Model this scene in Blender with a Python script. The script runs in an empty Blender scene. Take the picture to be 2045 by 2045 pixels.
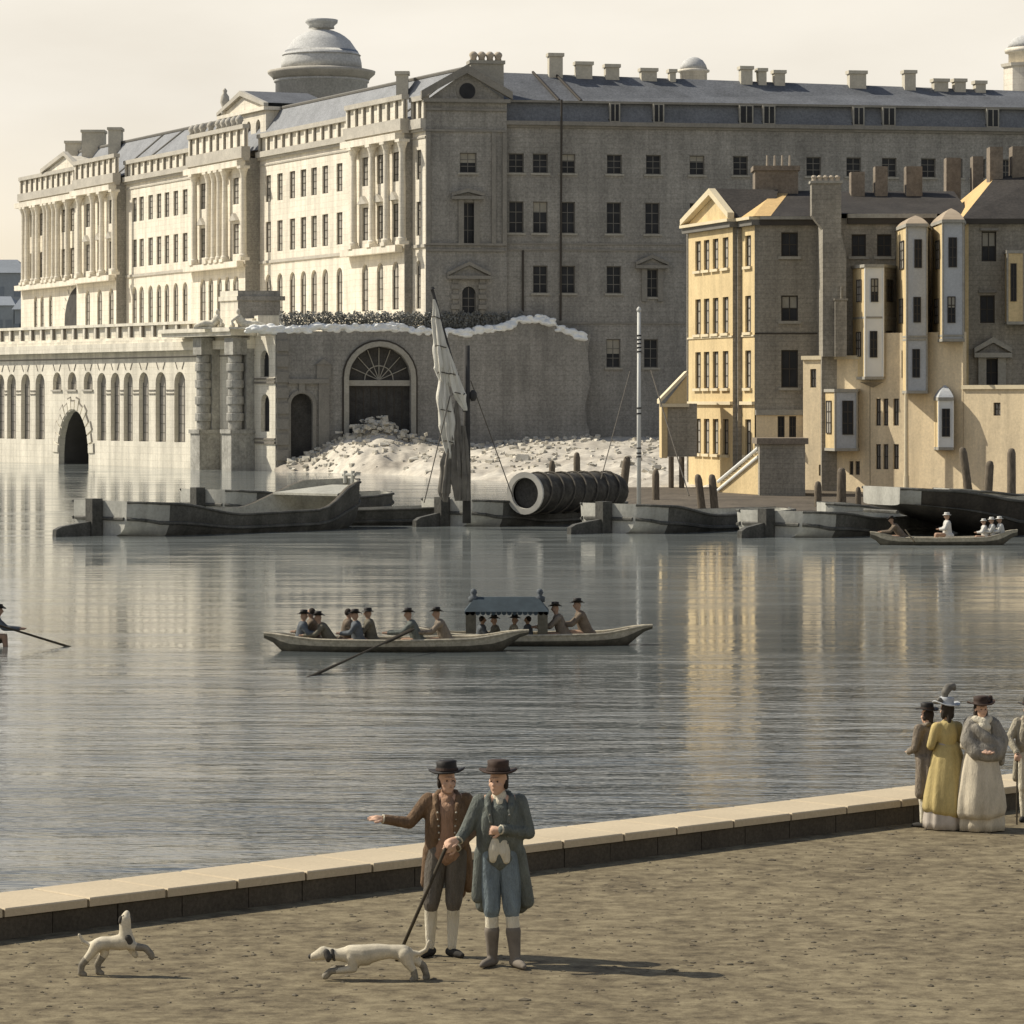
import bpy, bmesh, math, random
from mathutils import Vector, Matrix
random.seed(7)
SC = bpy.context.scene
COL = SC.collection
# ------------------------------------------------------------------ camera model
FL, CX, HY, HW = 7000.0, 1022.5, 800.0, 7.0      # focal length, principal column, horizon row, eye height over the water
GZ = 1.9                                          # quay ground above water
def P(px, py, d):
    return Vector(((px-CX)*d/FL, d, HW-(py-HY)*d/FL))
def dz(py, z=0.0):                                # distance at which height z is seen on row py
    return FL*(HW-z)/(py-HY)
def hz(py, d):
    return HW+(HY-py)*d/FL
class Fr:                                         # a vertical wall plane: along u, up z, outward N
    def __init__(s, o, u):
        s.O = Vector((o[0], o[1])); s.u = Vector(u).normalized()
        n = Vector((s.u.y, -s.u.x))
        if n.dot(-s.O) < 0: n = -n
        s.N = n
    def pt(s, a, h, n=0.0):
        q = s.O+s.u*a+s.N*n
        return Vector((q.x, q.y, h))
    def sh(s, px, py, n=0.0):
        d = Vector(((px-CX)/FL, 1.0)); o = s.O+s.N*n
        t = o.dot(s.N)/d.dot(s.N)
        q = d*t-o
        return q.dot(s.u), HW+(HY-py)/FL*t
    def a(s, px, n=0.0): return s.sh(px, HY, n)[0]
    def h(s, px, py, n=0.0): return s.sh(px, py, n)[1]
def WF(d): return Fr((0, d), (1, 0))
# ------------------------------------------------------------------ materials
MATS = {}
def mat(name, col, var=.14, scale=1.2, rough=.85, grain=0, gamp=.2, bump=0, stretch=(1, 1, 1), spec=.25, tint=None, streak=0, course=0):
    m = bpy.data.materials.new(name); m.use_nodes = True
    nt = m.node_tree; N = nt.nodes; L = nt.links
    b = N['Principled BSDF']; b.inputs['Roughness'].default_value = rough
    b.inputs['Specular IOR Level'].default_value = spec
    tc = N.new('ShaderNodeTexCoord'); mp = N.new('ShaderNodeMapping'); mp.inputs['Scale'].default_value = stretch
    L.new(tc.outputs['Object'], mp.inputs['Vector'])
    n1 = N.new('ShaderNodeTexNoise'); n1.inputs['Scale'].default_value = scale; n1.inputs['Detail'].default_value = 7; n1.inputs['Roughness'].default_value = .62
    L.new(mp.outputs[0], n1.inputs['Vector'])
    r = N.new('ShaderNodeValToRGB')
    c2 = tint if tint else col
    r.color_ramp.elements[0].position = .3; r.color_ramp.elements[1].position = .7
    r.color_ramp.elements[0].color = tuple(max(0, x*(1-var)) for x in c2)+(1,)
    r.color_ramp.elements[1].color = tuple(min(1, x*(1+var)) for x in col)+(1,)
    L.new(n1.outputs['Fac'], r.inputs['Fac'])
    out = r.outputs['Color']
    if grain:
        n2 = N.new('ShaderNodeTexNoise'); n2.inputs['Scale'].default_value = grain; n2.inputs['Detail'].default_value = 3; n2.inputs['Roughness'].default_value = .8
        L.new(mp.outputs[0], n2.inputs['Vector'])
        mr = N.new('ShaderNodeMapRange'); mr.inputs['From Min'].default_value = .32; mr.inputs['From Max'].default_value = .68
        mr.inputs['To Min'].default_value = 1-gamp; mr.inputs['To Max'].default_value = 1+gamp
        L.new(n2.outputs['Fac'], mr.inputs['Value'])
        mx = N.new('ShaderNodeVectorMath'); mx.operation = 'SCALE'
        L.new(out, mx.inputs[0]); L.new(mr.outputs[0], mx.inputs['Scale'])
        out = mx.outputs[0]
    if streak:                                          # rain streaks and soot
        ms = N.new('ShaderNodeMapping'); ms.inputs['Scale'].default_value = (.9, .9, .07); L.new(tc.outputs['Object'], ms.inputs['Vector'])
        n3 = N.new('ShaderNodeTexNoise'); n3.inputs['Scale'].default_value = 1.0; n3.inputs['Detail'].default_value = 5; n3.inputs['Roughness'].default_value = .65; L.new(ms.outputs[0], n3.inputs['Vector'])
        m3 = N.new('ShaderNodeMapRange'); m3.inputs['From Min'].default_value = .36; m3.inputs['From Max'].default_value = .60; m3.inputs['To Min'].default_value = 1-streak; m3.inputs['To Max'].default_value = 1.0; L.new(n3.outputs['Fac'], m3.inputs['Value'])
        x3 = N.new('ShaderNodeVectorMath'); x3.operation = 'SCALE'; L.new(out, x3.inputs[0]); L.new(m3.outputs[0], x3.inputs['Scale']); out = x3.outputs[0]
    if course:                                          # stone courses with staggered joints
        sp = N.new('ShaderNodeSeparateXYZ'); L.new(tc.outputs['Object'], sp.inputs[0])
        ad = N.new('ShaderNodeMath'); ad.operation = 'MULTIPLY_ADD'; L.new(sp.outputs['Y'], ad.inputs[0]); ad.inputs[1].default_value = -.9; L.new(sp.outputs['X'], ad.inputs[2])
        cb = N.new('ShaderNodeCombineXYZ'); L.new(ad.outputs[0], cb.inputs['X']); L.new(sp.outputs['Z'], cb.inputs['Y'])
        bt = N.new('ShaderNodeTexBrick'); bt.inputs['Scale'].default_value = 1.0; bt.inputs['Brick Width'].default_value = 1.5; bt.inputs['Row Height'].default_value = course; bt.inputs['Mortar Size'].default_value = .035; bt.inputs['Mortar Smooth'].default_value = .4
        bt.inputs['Color1'].default_value = (1, 1, 1, 1); bt.inputs['Color2'].default_value = (.93, .93, .93, 1); bt.inputs['Mortar'].default_value = (.84, .83, .81, 1); L.new(cb.outputs[0], bt.inputs['Vector'])
        x4 = N.new('ShaderNodeVectorMath'); x4.operation = 'MULTIPLY'; L.new(out, x4.inputs[0]); L.new(bt.outputs['Color'], x4.inputs[1]); out = x4.outputs[0]
    L.new(out, b.inputs['Base Color'])
    if bump:
        bp = N.new('ShaderNodeBump'); bp.inputs['Strength'].default_value = bump; bp.inputs['Distance'].default_value = .06
        L.new(n1.outputs['Fac'], bp.inputs['Height']); L.new(bp.outputs[0], b.inputs['Normal'])
    MATS[name] = m
    return m
mat('palace_stone', (.76, .70, .58), .10, .35, grain=5, gamp=.10, streak=.22, course=.62)
mat('pier_stone', (.38, .365, .32), .2, .8, grain=3.5, gamp=.25, bump=.7, streak=.3)
mat('blind', (.30, .28, .23), .15, 1)
mat('terrace_stone', (.75, .70, .58), .10, .3, grain=5, gamp=.10, streak=.25, course=.7)
mat('ledge_stone', (.42, .39, .33), .15, .5, grain=5, gamp=.14)
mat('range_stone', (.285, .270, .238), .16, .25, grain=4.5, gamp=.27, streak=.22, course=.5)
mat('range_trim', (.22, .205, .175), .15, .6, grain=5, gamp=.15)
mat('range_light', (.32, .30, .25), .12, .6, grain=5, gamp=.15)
mat('slate', (.235, .24, .245), .14, .4, grain=4.5, gamp=.25)
mat('slate_dark', (.115, .120, .128), .22, .4, grain=4.5, gamp=.32)
mat('slate_pale', (.15, .155, .16), .16, .4, grain=4.5, gamp=.25)
mat('tile_dark', (.040, .035, .030), .25, .6, grain=5, gamp=.35)
mat('glass_lit', (.33, .305, .26), .18, .8, rough=.5, spec=.2)  # paler copy of the glass for sunlit walls, light put into the colour
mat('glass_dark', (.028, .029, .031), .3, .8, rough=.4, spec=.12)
mat('frame_dark', (.06, .052, .042), .1, 1)
mat('frame_grey', (.16, .15, .13), .1, 1)
mat('ink_stone', (.20, .18, .15), .15, 1)
mat('lead', (.46, .455, .43), .14, .5, grain=4, gamp=.18)
mat('chimney_stone', (.50, .46, .37), .12, .6, grain=4, gamp=.12)
mat('chimney_brick', (.20, .165, .125), .2, .8, grain=5, gamp=.25)
mat('pot_clay', (.40, .34, .26), .15, 2)
mat('yellow_stucco', (.62, .48, .262), .10, .5, grain=6, gamp=.12, streak=.20)
mat('yellow_trim', (.62, .53, .36), .08, .5, grain=6, gamp=.08)
mat('pale_stucco', (.74, .60, .385), .10, .35, grain=5, gamp=.11, streak=.24, tint=(.71, .585, .39))
mat('sunlit_tile', (.56, .38, .17), .10, .8, grain=6, gamp=.15)  # sunlit copy of the roof tile, the light is in the colour
mat('house_brick', (.31, .282, .228), .16, .4, grain=5, gamp=.27, streak=.25, course=.34)
mat('bay_white', (.70, .70, .66), .06, .8)
mat('bay_grey', (.42, .43, .43), .08, .8, grain=6, gamp=.1)
mat('bay_roof', (.34, .27, .19), .12, 1.2)
mat('rubble_stone', (.50, .465, .385), .18, .5, grain=2.5, gamp=.15)
mat('bank_soil', (.50, .46, .38), .18, .16, grain=1.6, gamp=.20, tint=(.36, .32, .26), bump=.5)
mat('mud', (.10, .082, .060), .3, .4, grain=3, gamp=.3, bump=.4)
mat('moss_white', (.78, .78, .74), .12, 1.0, bump=.6)
mat('hedge_leaf', (.20, .20, .18), .35, 1.6, grain=6, gamp=.4)
mat('gate_dark', (.055, .052, .047), .3, 1.0, grain=6, gamp=.3)
mat('tunnel', (.08, .075, .068), .2, .5)
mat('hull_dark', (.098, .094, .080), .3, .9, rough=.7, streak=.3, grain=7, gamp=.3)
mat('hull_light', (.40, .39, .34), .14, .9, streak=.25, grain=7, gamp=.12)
mat('hull_inner', (.34, .33, .28), .2, .8, grain=7, gamp=.2)
mat('timber', (.095, .082, .062), .3, 1.2, grain=8, gamp=.3)
mat('pile_wood', (.13, .105, .075), .3, 2.2, grain=9, gamp=.3, stretch=(2, 2, .4))
mat('sail_white', (.60, .57, .49), .25, 1.6, bump=1.0, stretch=(2, 2, .4))
mat('sail_brown', (.16, .145, .12), .3, 1.2)
mat('mast_dark', (.055, .052, .048), .3, 1.5)
mat('mast_white', (.58, .57, .52), .1, 1)
mat('rope', (.10, .088, .07), .2, 3)
mat('tilt_cloth', (.058, .052, .042), .5, 1.2, grain=4, gamp=.35, bump=.8)
mat('tilt_rim', (.42, .40, .35), .2, 1)
mat('wherry_wood', (.38, .34, .255), .15, 2, grain=8, gamp=.2)
mat('wherry_dark', (.10, .09, .066), .25, 2, grain=8, gamp=.2)
mat('canopy_blue', (.038, .052, .060), .25, 3)
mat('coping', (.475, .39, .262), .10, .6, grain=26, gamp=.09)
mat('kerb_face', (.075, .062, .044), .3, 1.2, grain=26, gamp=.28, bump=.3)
mat('gravel', (.125, .104, .07), .4, 9)
mat('beached_hull', (.050, .042, .032), .3, .9, rough=.7, grain=6, gamp=.3, streak=.3)
mat('hazy_stone', (.30, .32, .33), .12, .15, grain=2, gamp=.08)  # bluish grey puts the distance haze into wall and roof colours
mat('hazy_roof', (.22, .24, .26), .12, .15, grain=2, gamp=.08)
mat('skin', (.56, .36, .25), .1, 6)
mat('skin_dark', (.34, .22, .15), .1, 6)
mat('hair_dark', (.035, .027, .02), .3, 14)
mat('hair_grey', (.17, .15, .12), .3, 14)
mat('felt_black', (.020, .017, .014), .5, 8, rough=.6)
mat('felt_brown', (.050, .030, .020), .5, 8, rough=.7)
mat('coat_brown', (.165, .105, .060), .28, 5, grain=60, gamp=.22, bump=1.0, stretch=(2.6, 2.6, .8))
mat('coat_blue', (.125, .136, .118), .26, 5, grain=60, gamp=.22, bump=1.0, stretch=(2.6, 2.6, .8))
mat('breech_grey', (.135, .118, .095), .25, 5, grain=60, gamp=.2, bump=1.0, stretch=(2.6, 2.6, .8))
mat('breech_blue', (.165, .200, .212), .25, 5, grain=60, gamp=.2, bump=1.0, stretch=(2.6, 2.6, .8))
mat('waist_red', (.36, .22, .14), .2, 6, bump=1.0, stretch=(2.6, 2.6, .8))
mat('linen', (.66, .60, .46), .10, 6, bump=1.0, stretch=(2.6, 2.6, .8))
mat('boot_grey', (.17, .145, .115), .25, 6)
mat('shoe_black', (.03, .027, .023), .3, 8)
mat('coat_tan', (.21, .172, .128), .25, 6, grain=50, gamp=.2, bump=1.0, stretch=(2.6, 2.6, .8))
mat('coat_slate', (.095, .105, .112), .3, 6, grain=40, gamp=.2)
mat('coat_olive', (.125, .112, .08), .3, 6, grain=40, gamp=.2)
mat('coat_cream', (.36, .32, .235), .2, 6, grain=40, gamp=.2, bump=1.0, stretch=(2.6, 2.6, .8))
mat('coat_umber', (.15, .115, .08), .3, 6, grain=40, gamp=.2)
mat('gown_yellow', (.44, .345, .145), .18, 4, grain=50, gamp=.12, bump=.55, stretch=(1.6, 1.6, .5))
mat('gown_cream', (.50, .44, .33), .20, 4, grain=50, gamp=.12, bump=.55, stretch=(1.6, 1.6, .5))
mat('skirt_dark', (.11, .095, .075), .25, 4, grain=50, gamp=.2, bump=1.0, stretch=(2.6, 2.6, .8))
mat('petticoat', (.42, .37, .31), .2, 6)
mat('shawl_grey', (.27, .245, .20), .3, 5, grain=50, gamp=.2, bump=1.0, stretch=(2.6, 2.6, .8))
mat('plume', (.14, .13, .11), .4, 12)
mat('stick_wood', (.055, .044, .028), .3, 8)
mat('dog_coat', (.52, .46, .34), .25, 5, grain=70, gamp=.12)
mat('dog_grey', (.21, .185, .14), .35, 12, grain=70, gamp=.15)
mat('dog_dark', (.062, .056, .046), .3, 8)
mat('statue_stone', (.58, .54, .44), .2, 1.4, grain=6, gamp=.2)
mat('white_dress', (.55, .53, .48), .15, 5)
def M(*n): return [MATS[x] for x in n]
# ------------------------------------------------------------------ objects
def worg(o):
    v = Vector((0, 0, 0))
    while o is not None:
        v = v+o.location; o = o.parent
    return v
def tag(o, label=None, cat=None, group=None, kind=None):
    if label: o['label'] = label
    if cat: o['category'] = cat
    if group: o['group'] = group
    if kind: o['kind'] = kind
    return o
def thing(name, loc, label, cat, group=None):
    o = bpy.data.objects.new(name, None); o.empty_display_size = .3; COL.objects.link(o)
    o.location = Vector(loc)
    return tag(o, label, cat, group)
def copy_tree(o, parent=None):
    c = o.copy(); COL.objects.link(c)
    if parent is not None: c.parent = parent
    for ch in list(o.children): copy_tree(ch, c)
    return c
class MB:
    def __init__(s): s.v = []; s.f = []; s.m = []
    def add(s, vs, fs, mi=0):
        k = len(s.v); s.v += [Vector(v) for v in vs]
        for f in fs: s.f.append(tuple(i+k for i in f)); s.m.append(mi)
        return s
    def box(s, fr, a0, a1, h0, h1, n0, n1, mi=0):
        p = [fr.pt(a, h, n) for n in (n0, n1) for h in (h0, h1) for a in (a0, a1)]
        return s.add(p, [(0, 1, 3, 2), (4, 6, 7, 5), (0, 4, 5, 1), (2, 3, 7, 6), (0, 2, 6, 4), (1, 5, 7, 3)], mi)
    def prism(s, pts, vec, mi=0):
        n = len(pts); vec = Vector(vec)
        vs = [Vector(p) for p in pts]+[Vector(p)+vec for p in pts]
        return s.add(vs, [tuple(range(n)), tuple(range(2*n-1, n-1, -1))]+[(i, (i+1) % n, n+(i+1) % n, n+i) for i in range(n)], mi)
    def col(s, foot, z0, z1, mi=0):
        return s.prism([Vector((p[0], p[1], z0)) for p in foot], (0, 0, z1-z0), mi)
    def cyl(s, p0, p1, r0, r1=None, seg=12, mi=0):
        p0 = Vector(p0); p1 = Vector(p1); r1 = r0 if r1 is None else r1
        z = (p1-p0).normalized(); x = z.orthogonal().normalized(); y = z.cross(x)
        vs = []
        for p, r in ((p0, r0), (p1, r1)):
            for i in range(seg):
                t = 2*math.pi*i/seg; vs.append(p+x*(r*math.cos(t))+y*(r*math.sin(t)))
        return s.add(vs, [(i, (i+1) % seg, seg+(i+1) % seg, seg+i) for i in range(seg)]+[tuple(range(seg-1, -1, -1)), tuple(range(seg, 2*seg))], mi)
    def lathe(s, c, prof, seg=24, mi=0, sx=1, sy=1, fold=None):
        c = Vector(c); vs = []; fs = []
        for k, (r, z) in enumerate(prof):
            for i in range(seg):
                t = 2*math.pi*i/seg
                rr = r*(1+fold(t, k/(len(prof)-1))) if fold else r
                vs.append(c+Vector((rr*sx*math.cos(t), rr*sy*math.sin(t), z)))
        for k in range(len(prof)-1):
            for i in range(seg):
                j = (i+1) % seg
                fs.append((k*seg+i, k*seg+j, (k+1)*seg+j, (k+1)*seg+i))
        fs.append(tuple(range(seg-1, -1, -1))); fs.append(tuple((len(prof)-1)*seg+i for i in range(seg)))
        return s.add(vs, fs, mi)
    def tube(s, pts, rad, seg=8, mi=0):
        for i in range(len(pts)-1):
            r = rad if not isinstance(rad, (list, tuple)) else None
            s.cyl(pts[i], pts[i+1], r or rad[i], r or rad[i+1], seg, mi)
        return s
    def ell(s, c, r, sub=2, mi=0, rot=None):
        bm = bmesh.new(); bmesh.ops.create_icosphere(bm, subdivisions=sub, radius=1)
        r = (r, r, r) if not isinstance(r, (list, tuple)) else r
        bm.verts.index_update()
        vs = []
        for v in bm.verts:
            q = Vector((v.co.x*r[0], v.co.y*r[1], v.co.z*r[2]))
            if rot: q = rot @ q
            vs.append(Vector(c)+q)
        s.add(vs, [tuple(v.index for v in f.verts) for f in bm.faces], mi); bm.free(); return s
    def build_each(s, name, mats, parent, smooth=False):
        par = list(range(len(s.v)))
        def find(i):
            while par[i] != i: par[i] = par[par[i]]; i = par[i]
            return i
        for f in s.f:
            r = find(f[0])
            for i in f[1:]: par[find(i)] = r
        grp = {}
        for f, m in zip(s.f, s.m): grp.setdefault(find(f[0]), []).append((f, m))
        out = []
        for g in grp.values():
            mb = MB(); mp = {}
            for f, m in g:
                for i in f:
                    if i not in mp: mp[i] = len(mb.v); mb.v.append(s.v[i])
                mb.f.append(tuple(mp[i] for i in f)); mb.m.append(m)
            out.append(mb.build(name, mats, parent, smooth))
        return out
    def build(s, name, mats, parent=None, smooth=False, origin=None, recalc=True):
        o0 = worg(parent) if parent is not None else Vector(origin or (0, 0, 0))
        me = bpy.data.meshes.new(name)
        me.from_pydata([tuple(v-o0) for v in s.v], [], s.f)
        for m in mats: me.materials.append(m)
        me.polygons.foreach_set('material_index', s.m)
        if recalc:
            bm = bmesh.new(); bm.from_mesh(me); bmesh.ops.recalc_face_normals(bm, faces=bm.faces); bm.to_mesh(me); bm.free()
        if smooth: me.polygons.foreach_set('use_smooth', [True]*len(me.polygons))
        me.update()
        o = bpy.data.objects.new(name, me); COL.objects.link(o)
        if parent is not None: o.parent = parent
        else: o.location = o0
        return o
def jitter(mb, amt, seed=1):
    r = random.Random(seed)
    for v in mb.v: v += Vector((r.uniform(-amt, amt), r.uniform(-amt, amt), r.uniform(-amt, amt)))
# ---- walls with real openings
def arc_pts(a0, a1, b1, rise, n=8):
    c = (a0+a1)/2; r = (a1-a0)/2
    return [(c-r*math.cos(math.pi*i/n), b1-rise+rise*math.sin(math.pi*i/n)) for i in range(n+1)]
def wall_mesh(mb, fr, a0, a1, h0, h1, holes, n=0.0, depth=.3, mi=0, rmi=0):
    xs = {a0, a1}; ys = {h0, h1}
    for h in holes:
        xs |= {h[0], h[1]}; ys |= {max(h0, h[2]), min(h1, h[3])}
    xs = sorted(x for x in xs if a0-1e-6 <= x <= a1+1e-6); ys = sorted(ys)
    for i in range(len(xs)-1):
        for j in range(len(ys)-1):
            cx = (xs[i]+xs[i+1])/2; cy = (ys[j]+ys[j+1])/2
            if any(h[0] < cx < h[1] and h[2] < cy < h[3] for h in holes): continue
            mb.add([fr.pt(xs[i], ys[j], n), fr.pt(xs[i+1], ys[j], n), fr.pt(xs[i+1], ys[j+1], n), fr.pt(xs[i], ys[j+1], n)], [(0, 1, 2, 3)], mi)
    for h in holes:
        p0, p1, b0, b1 = h[:4]; rise = h[4] if len(h) > 4 else 0
        e = [(p0, b0), (p0, b1-rise)]
        if rise:
            arc = arc_pts(p0, p1, b1, rise); e = [(p0, b0)]+arc+[(p1, b0)]
            k = len(arc)//2
            for q in range(len(arc)-1):
                c = (p0, b1) if q < k else (p1, b1)
                mb.add([fr.pt(c[0], c[1], n), fr.pt(*arc[q], n), fr.pt(*arc[q+1], n)], [(0, 1, 2)], mi)
        else:
            e = [(p0, b0), (p0, b1), (p1, b1), (p1, b0)]
        for q in range(len(e)):
            u, v = e[q], e[(q+1) % len(e)]
            mb.add([fr.pt(*u, n), fr.pt(*v, n), fr.pt(*v, n-depth), fr.pt(*u, n-depth)], [(0, 1, 2, 3)], rmi)
WR = random.Random(21)
def win_obj(fr, a0, a1, b0, b1, rise, n, parent, glass, frame, name='window', bars=(1, 3), fw=.09, sill=None, sh=.16, blinds=.22):
    mb = MB()
    poly = [(a0, b0)]+(arc_pts(a0, a1, b1, rise) if rise else [(a0, b1), (a1, b1)])+[(a1, b0)]
    mb.add([fr.pt(*p, n) for p in poly], [tuple(range(len(poly)))], 0)
    t = n+.002; q = n+.06
    mb.box(fr, a0, a0+fw, b0, b1-rise, t, q, 1); mb.box(fr, a1-fw, a1, b0, b1-rise, t, q, 1)
    mb.box(fr, a0+fw, a1-fw, b0, b0+fw, t, q, 1)
    if not rise: mb.box(fr, a0+fw, a1-fw, b1-fw, b1, t, q, 1)
    g = .035
    for i in range(bars[0]):
        x = a0+(a1-a0)*(i+1)/(bars[0]+1); mb.box(fr, x-g, x+g, b0+fw, b1-fw*1.2, t, q-.02, 1)
    for j in range(bars[1]):
        y = b0+(b1-rise*.5-b0)*(j+1)/(bars[1]+1); mb.box(fr, a0+fw, a1-fw, y-g, y+g, t, q-.025, 1)
    if WR.random() < blinds and not rise:
        hh = (b1-b0)*WR.uniform(.22, .6); mb.add([fr.pt(a0+fw, b1-fw-hh, n+.001), fr.pt(a1-fw, b1-fw-hh, n+.001), fr.pt(a1-fw, b1-fw, n+.001), fr.pt(a0+fw, b1-fw, n+.001)], [(0, 1, 2, 3)], 2)
    w = mb.build(name, [glass, frame, MATS['blind']], parent, recalc=False)
    return w
def sill_obj(fr, a0, a1, b0, n, parent, m, h=.2, over=.22, out=.18):
    s = MB(); s.box(fr, a0-over, a1+over, b0-h, b0-.004, n+.003, n+out); return s.build('sill', [m], parent)
def facade(parent, fr, a0, a1, h0, h1, wins, n, wallm, glass, frame, depth=.3, bars=(1, 3), sillm=None, name='wall', reveal=None):
    holes = [w for w in wins]
    mb = MB(); wall_mesh(mb, fr, a0, a1, h0, h1, holes, n, depth, 0, 1 if reveal else 0)
    o = mb.build(name, [wallm]+([reveal] if reveal else []), parent, recalc=False)
    for w in wins:
        rise = w[4] if len(w) > 4 else 0
        wo = win_obj(fr, w[0], w[1], w[2], w[3], rise, n-depth+.01, parent, glass, frame, bars=bars)
        if sillm: sill_obj(fr, w[0], w[1], w[2], n, wo, sillm)
    return o
def W(c, w, b, arch=0):
    return (c-w/2, c+w/2, b[0], b[1], arch)
# ---- lumpy continuous bodies
def blob(name, segs, m, parent, vox=.02, it=4, offs=None):
    mb = MB()
    for sg in segs:
        if sg[0] == 'E':
            mb.ell(sg[1], sg[2], 2, 0, sg[3] if len(sg) > 3 else None)
        else:
            pts = sg[1]
            for i in range(len(pts)):
                mb.ell(pts[i][0], pts[i][1], 2)
                if i: mb.cyl(pts[i-1][0], pts[i][0], pts[i-1][1], pts[i][1], 14)
    o = mb.build(name, [m], parent)
    md = o.modifiers.new('r', 'REMESH'); md.mode = 'VOXEL'; md.voxel_size = vox; md.use_smooth_shade = True
    if it:
        sm = o.modifiers.new('s', 'SMOOTH'); sm.factor = .5; sm.iterations = it
    dg = bpy.context.evaluated_depsgraph_get(); dg.update()
    me = bpy.data.meshes.new_from_object(o.evaluated_get(dg))
    o.modifiers.clear(); old = o.data; o.data = me; bpy.data.meshes.remove(old); me.name = name
    if not me.materials: me.materials.append(m)
    me.polygons.foreach_set('use_smooth', [True]*len(me.polygons))
    return o
def C(*pr): return ('C', [(Vector(p), r) for p, r in pr])
def E(c, r, rot=None): return ('E', Vector(c), r, rot)
# ================================================================== frames of the big riverside group
T0 = P(550, 941, HW*FL/141)
RW = Fr((T0.x, T0.y), (-.555, .832))               # terrace wall along the river
EW = Fr((T0.x, T0.y), (.985, .172))                # end wall of the terrace
c0 = EW.pt(EW.a(850, -.8), 0, -.8)
PF = Fr((c0.x, c0.y), (-.4115, .9114))             # lit river front
DR = Fr((c0.x, c0.y), (.985, .172))                # shaded side range
ZT = 13.4                                           # terrace floor
# ------------------------------------------------------------------ river front
pal = thing('river_palace', (c0.x, c0.y, ZT), 'long cream stone riverfront building with columned pavilions rising above the arcaded terrace', 'building')
hP = PF.h(690, 234); hC1 = PF.h(690, 273); hC0 = PF.h(690, 285); hFr = PF.h(690, 301)
r2 = (PF.h(678, 382), PF.h(678, 326)); r1 = (PF.h(678, 488), PF.h(678, 424)); hS = PF.h(690, 507); rg = (PF.h(680, 626), PF.h(680, 534))
S, GL, FD = MATS['palace_stone'], MATS['glass_lit'], MATS['frame_dark']
a5 = PF.a(824); aR = PF.a(696, .9); aC0 = PF.a(519); aC1 = PF.a(381, 1.75); aL0 = PF.a(252); aL1 = PF.a(153, 1.3); aE = PF.a(42)
def rows(pxs, n, w, extra=True, rr=None):
    out = []
    for px in pxs:
        c = PF.a(px, n)
        out += [W(c, w, r2), W(c, w, r1), W(c, w, rg, w/2)]
    return out
H0 = ZT-2
sec = [(0, a5, 0, rows([836], 0, 1.15)),
       (a5, aR, .9, rows([729, 759, 790], .9, 1.75)),
       (aR, aC0, 0, rows([535.7, 559, 583.9, 605.9, 627, 649.4, 678], 0, 1.7)),
       (aC0, aC1, 1.75, rows([405, 471], 1.75, 2.0)+[W(PF.a(x, 1.75), 1.6, rg, .8) for x in (421, 438, 454)]),
       (aC1, aL0, 0, rows([268.6, 282.6, 300.6, 317.4, 333.2, 351, 369.6], 0, 1.75)),
       (aL0, aL1, 1.3, rows([175, 199, 222], 1.3, 2.0))]
for (x0, x1, n, ws) in sec:
    facade(pal, PF, x0, x1, H0, hC0, ws, n, S, GL, FD, depth=.26, bars=(1, 3))
# left section with the big arch
ws = []
for px in (64, 82, 99, 127, 144):
    c = PF.a(px); ws += [W(c, 1.9, r2), W(c, 1.9, r1)]
for px in (71, 84, 101): ws.append(W(PF.a(px), 1.6, rg, .8))
facade(pal, PF, aL1, aE, H0, hC0, ws, 0, S, GL, FD, depth=.26)
cA = PF.a(160); wA = 2*(PF.a(130)-cA)
mb = MB(); hA = PF.h(150, 572)
poly = arc_pts(cA-wA/2+.6, cA+wA/2, hA, 4.6, 12)
mb.prism([PF.pt(p[0], p[1], .02) for p in [(cA-wA/2+.6, H0)]+poly+[(cA+wA/2, H0)]], PF.pt(0, 0, .05)-PF.pt(0, 0, 0), 0)
mb.build('archway', M('gate_dark'), pal)
mb = MB()
for i in range(13):
    t = math.pi*i/12*.97; c = (cA-wA/2+cA+wA/2+.6)/2; rr = wA/2+.2
    p = (c-rr*math.cos(t), hA-4.6+4.9*math.sin(t)); q = (c-(rr+.8)*math.cos(t), hA-4.6+5.7*math.sin(t))
    mb.add([PF.pt(p[0]-.1, p[1], .06), PF.pt(p[0]+.1, p[1], .06), PF.pt(q[0]+.1, q[1], .06), PF.pt(q[0]-.1, q[1], .06)], [(0, 1, 2, 3)])
mb.build_each('voussoir', M('ink_stone'), pal)
# returns of the pavilions, away from the sun: darker stone paints in their shade
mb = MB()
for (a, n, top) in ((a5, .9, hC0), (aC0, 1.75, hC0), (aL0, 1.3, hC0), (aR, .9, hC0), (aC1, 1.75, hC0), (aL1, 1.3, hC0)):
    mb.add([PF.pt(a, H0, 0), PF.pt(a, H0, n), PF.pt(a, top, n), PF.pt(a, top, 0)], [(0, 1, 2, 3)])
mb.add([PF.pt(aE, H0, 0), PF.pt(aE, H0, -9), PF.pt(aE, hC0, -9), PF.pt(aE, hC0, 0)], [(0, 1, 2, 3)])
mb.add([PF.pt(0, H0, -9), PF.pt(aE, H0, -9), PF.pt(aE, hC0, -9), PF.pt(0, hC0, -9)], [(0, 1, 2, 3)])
mb.build('pavilion_return', M('range_stone'), pal, recalc=False)
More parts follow.
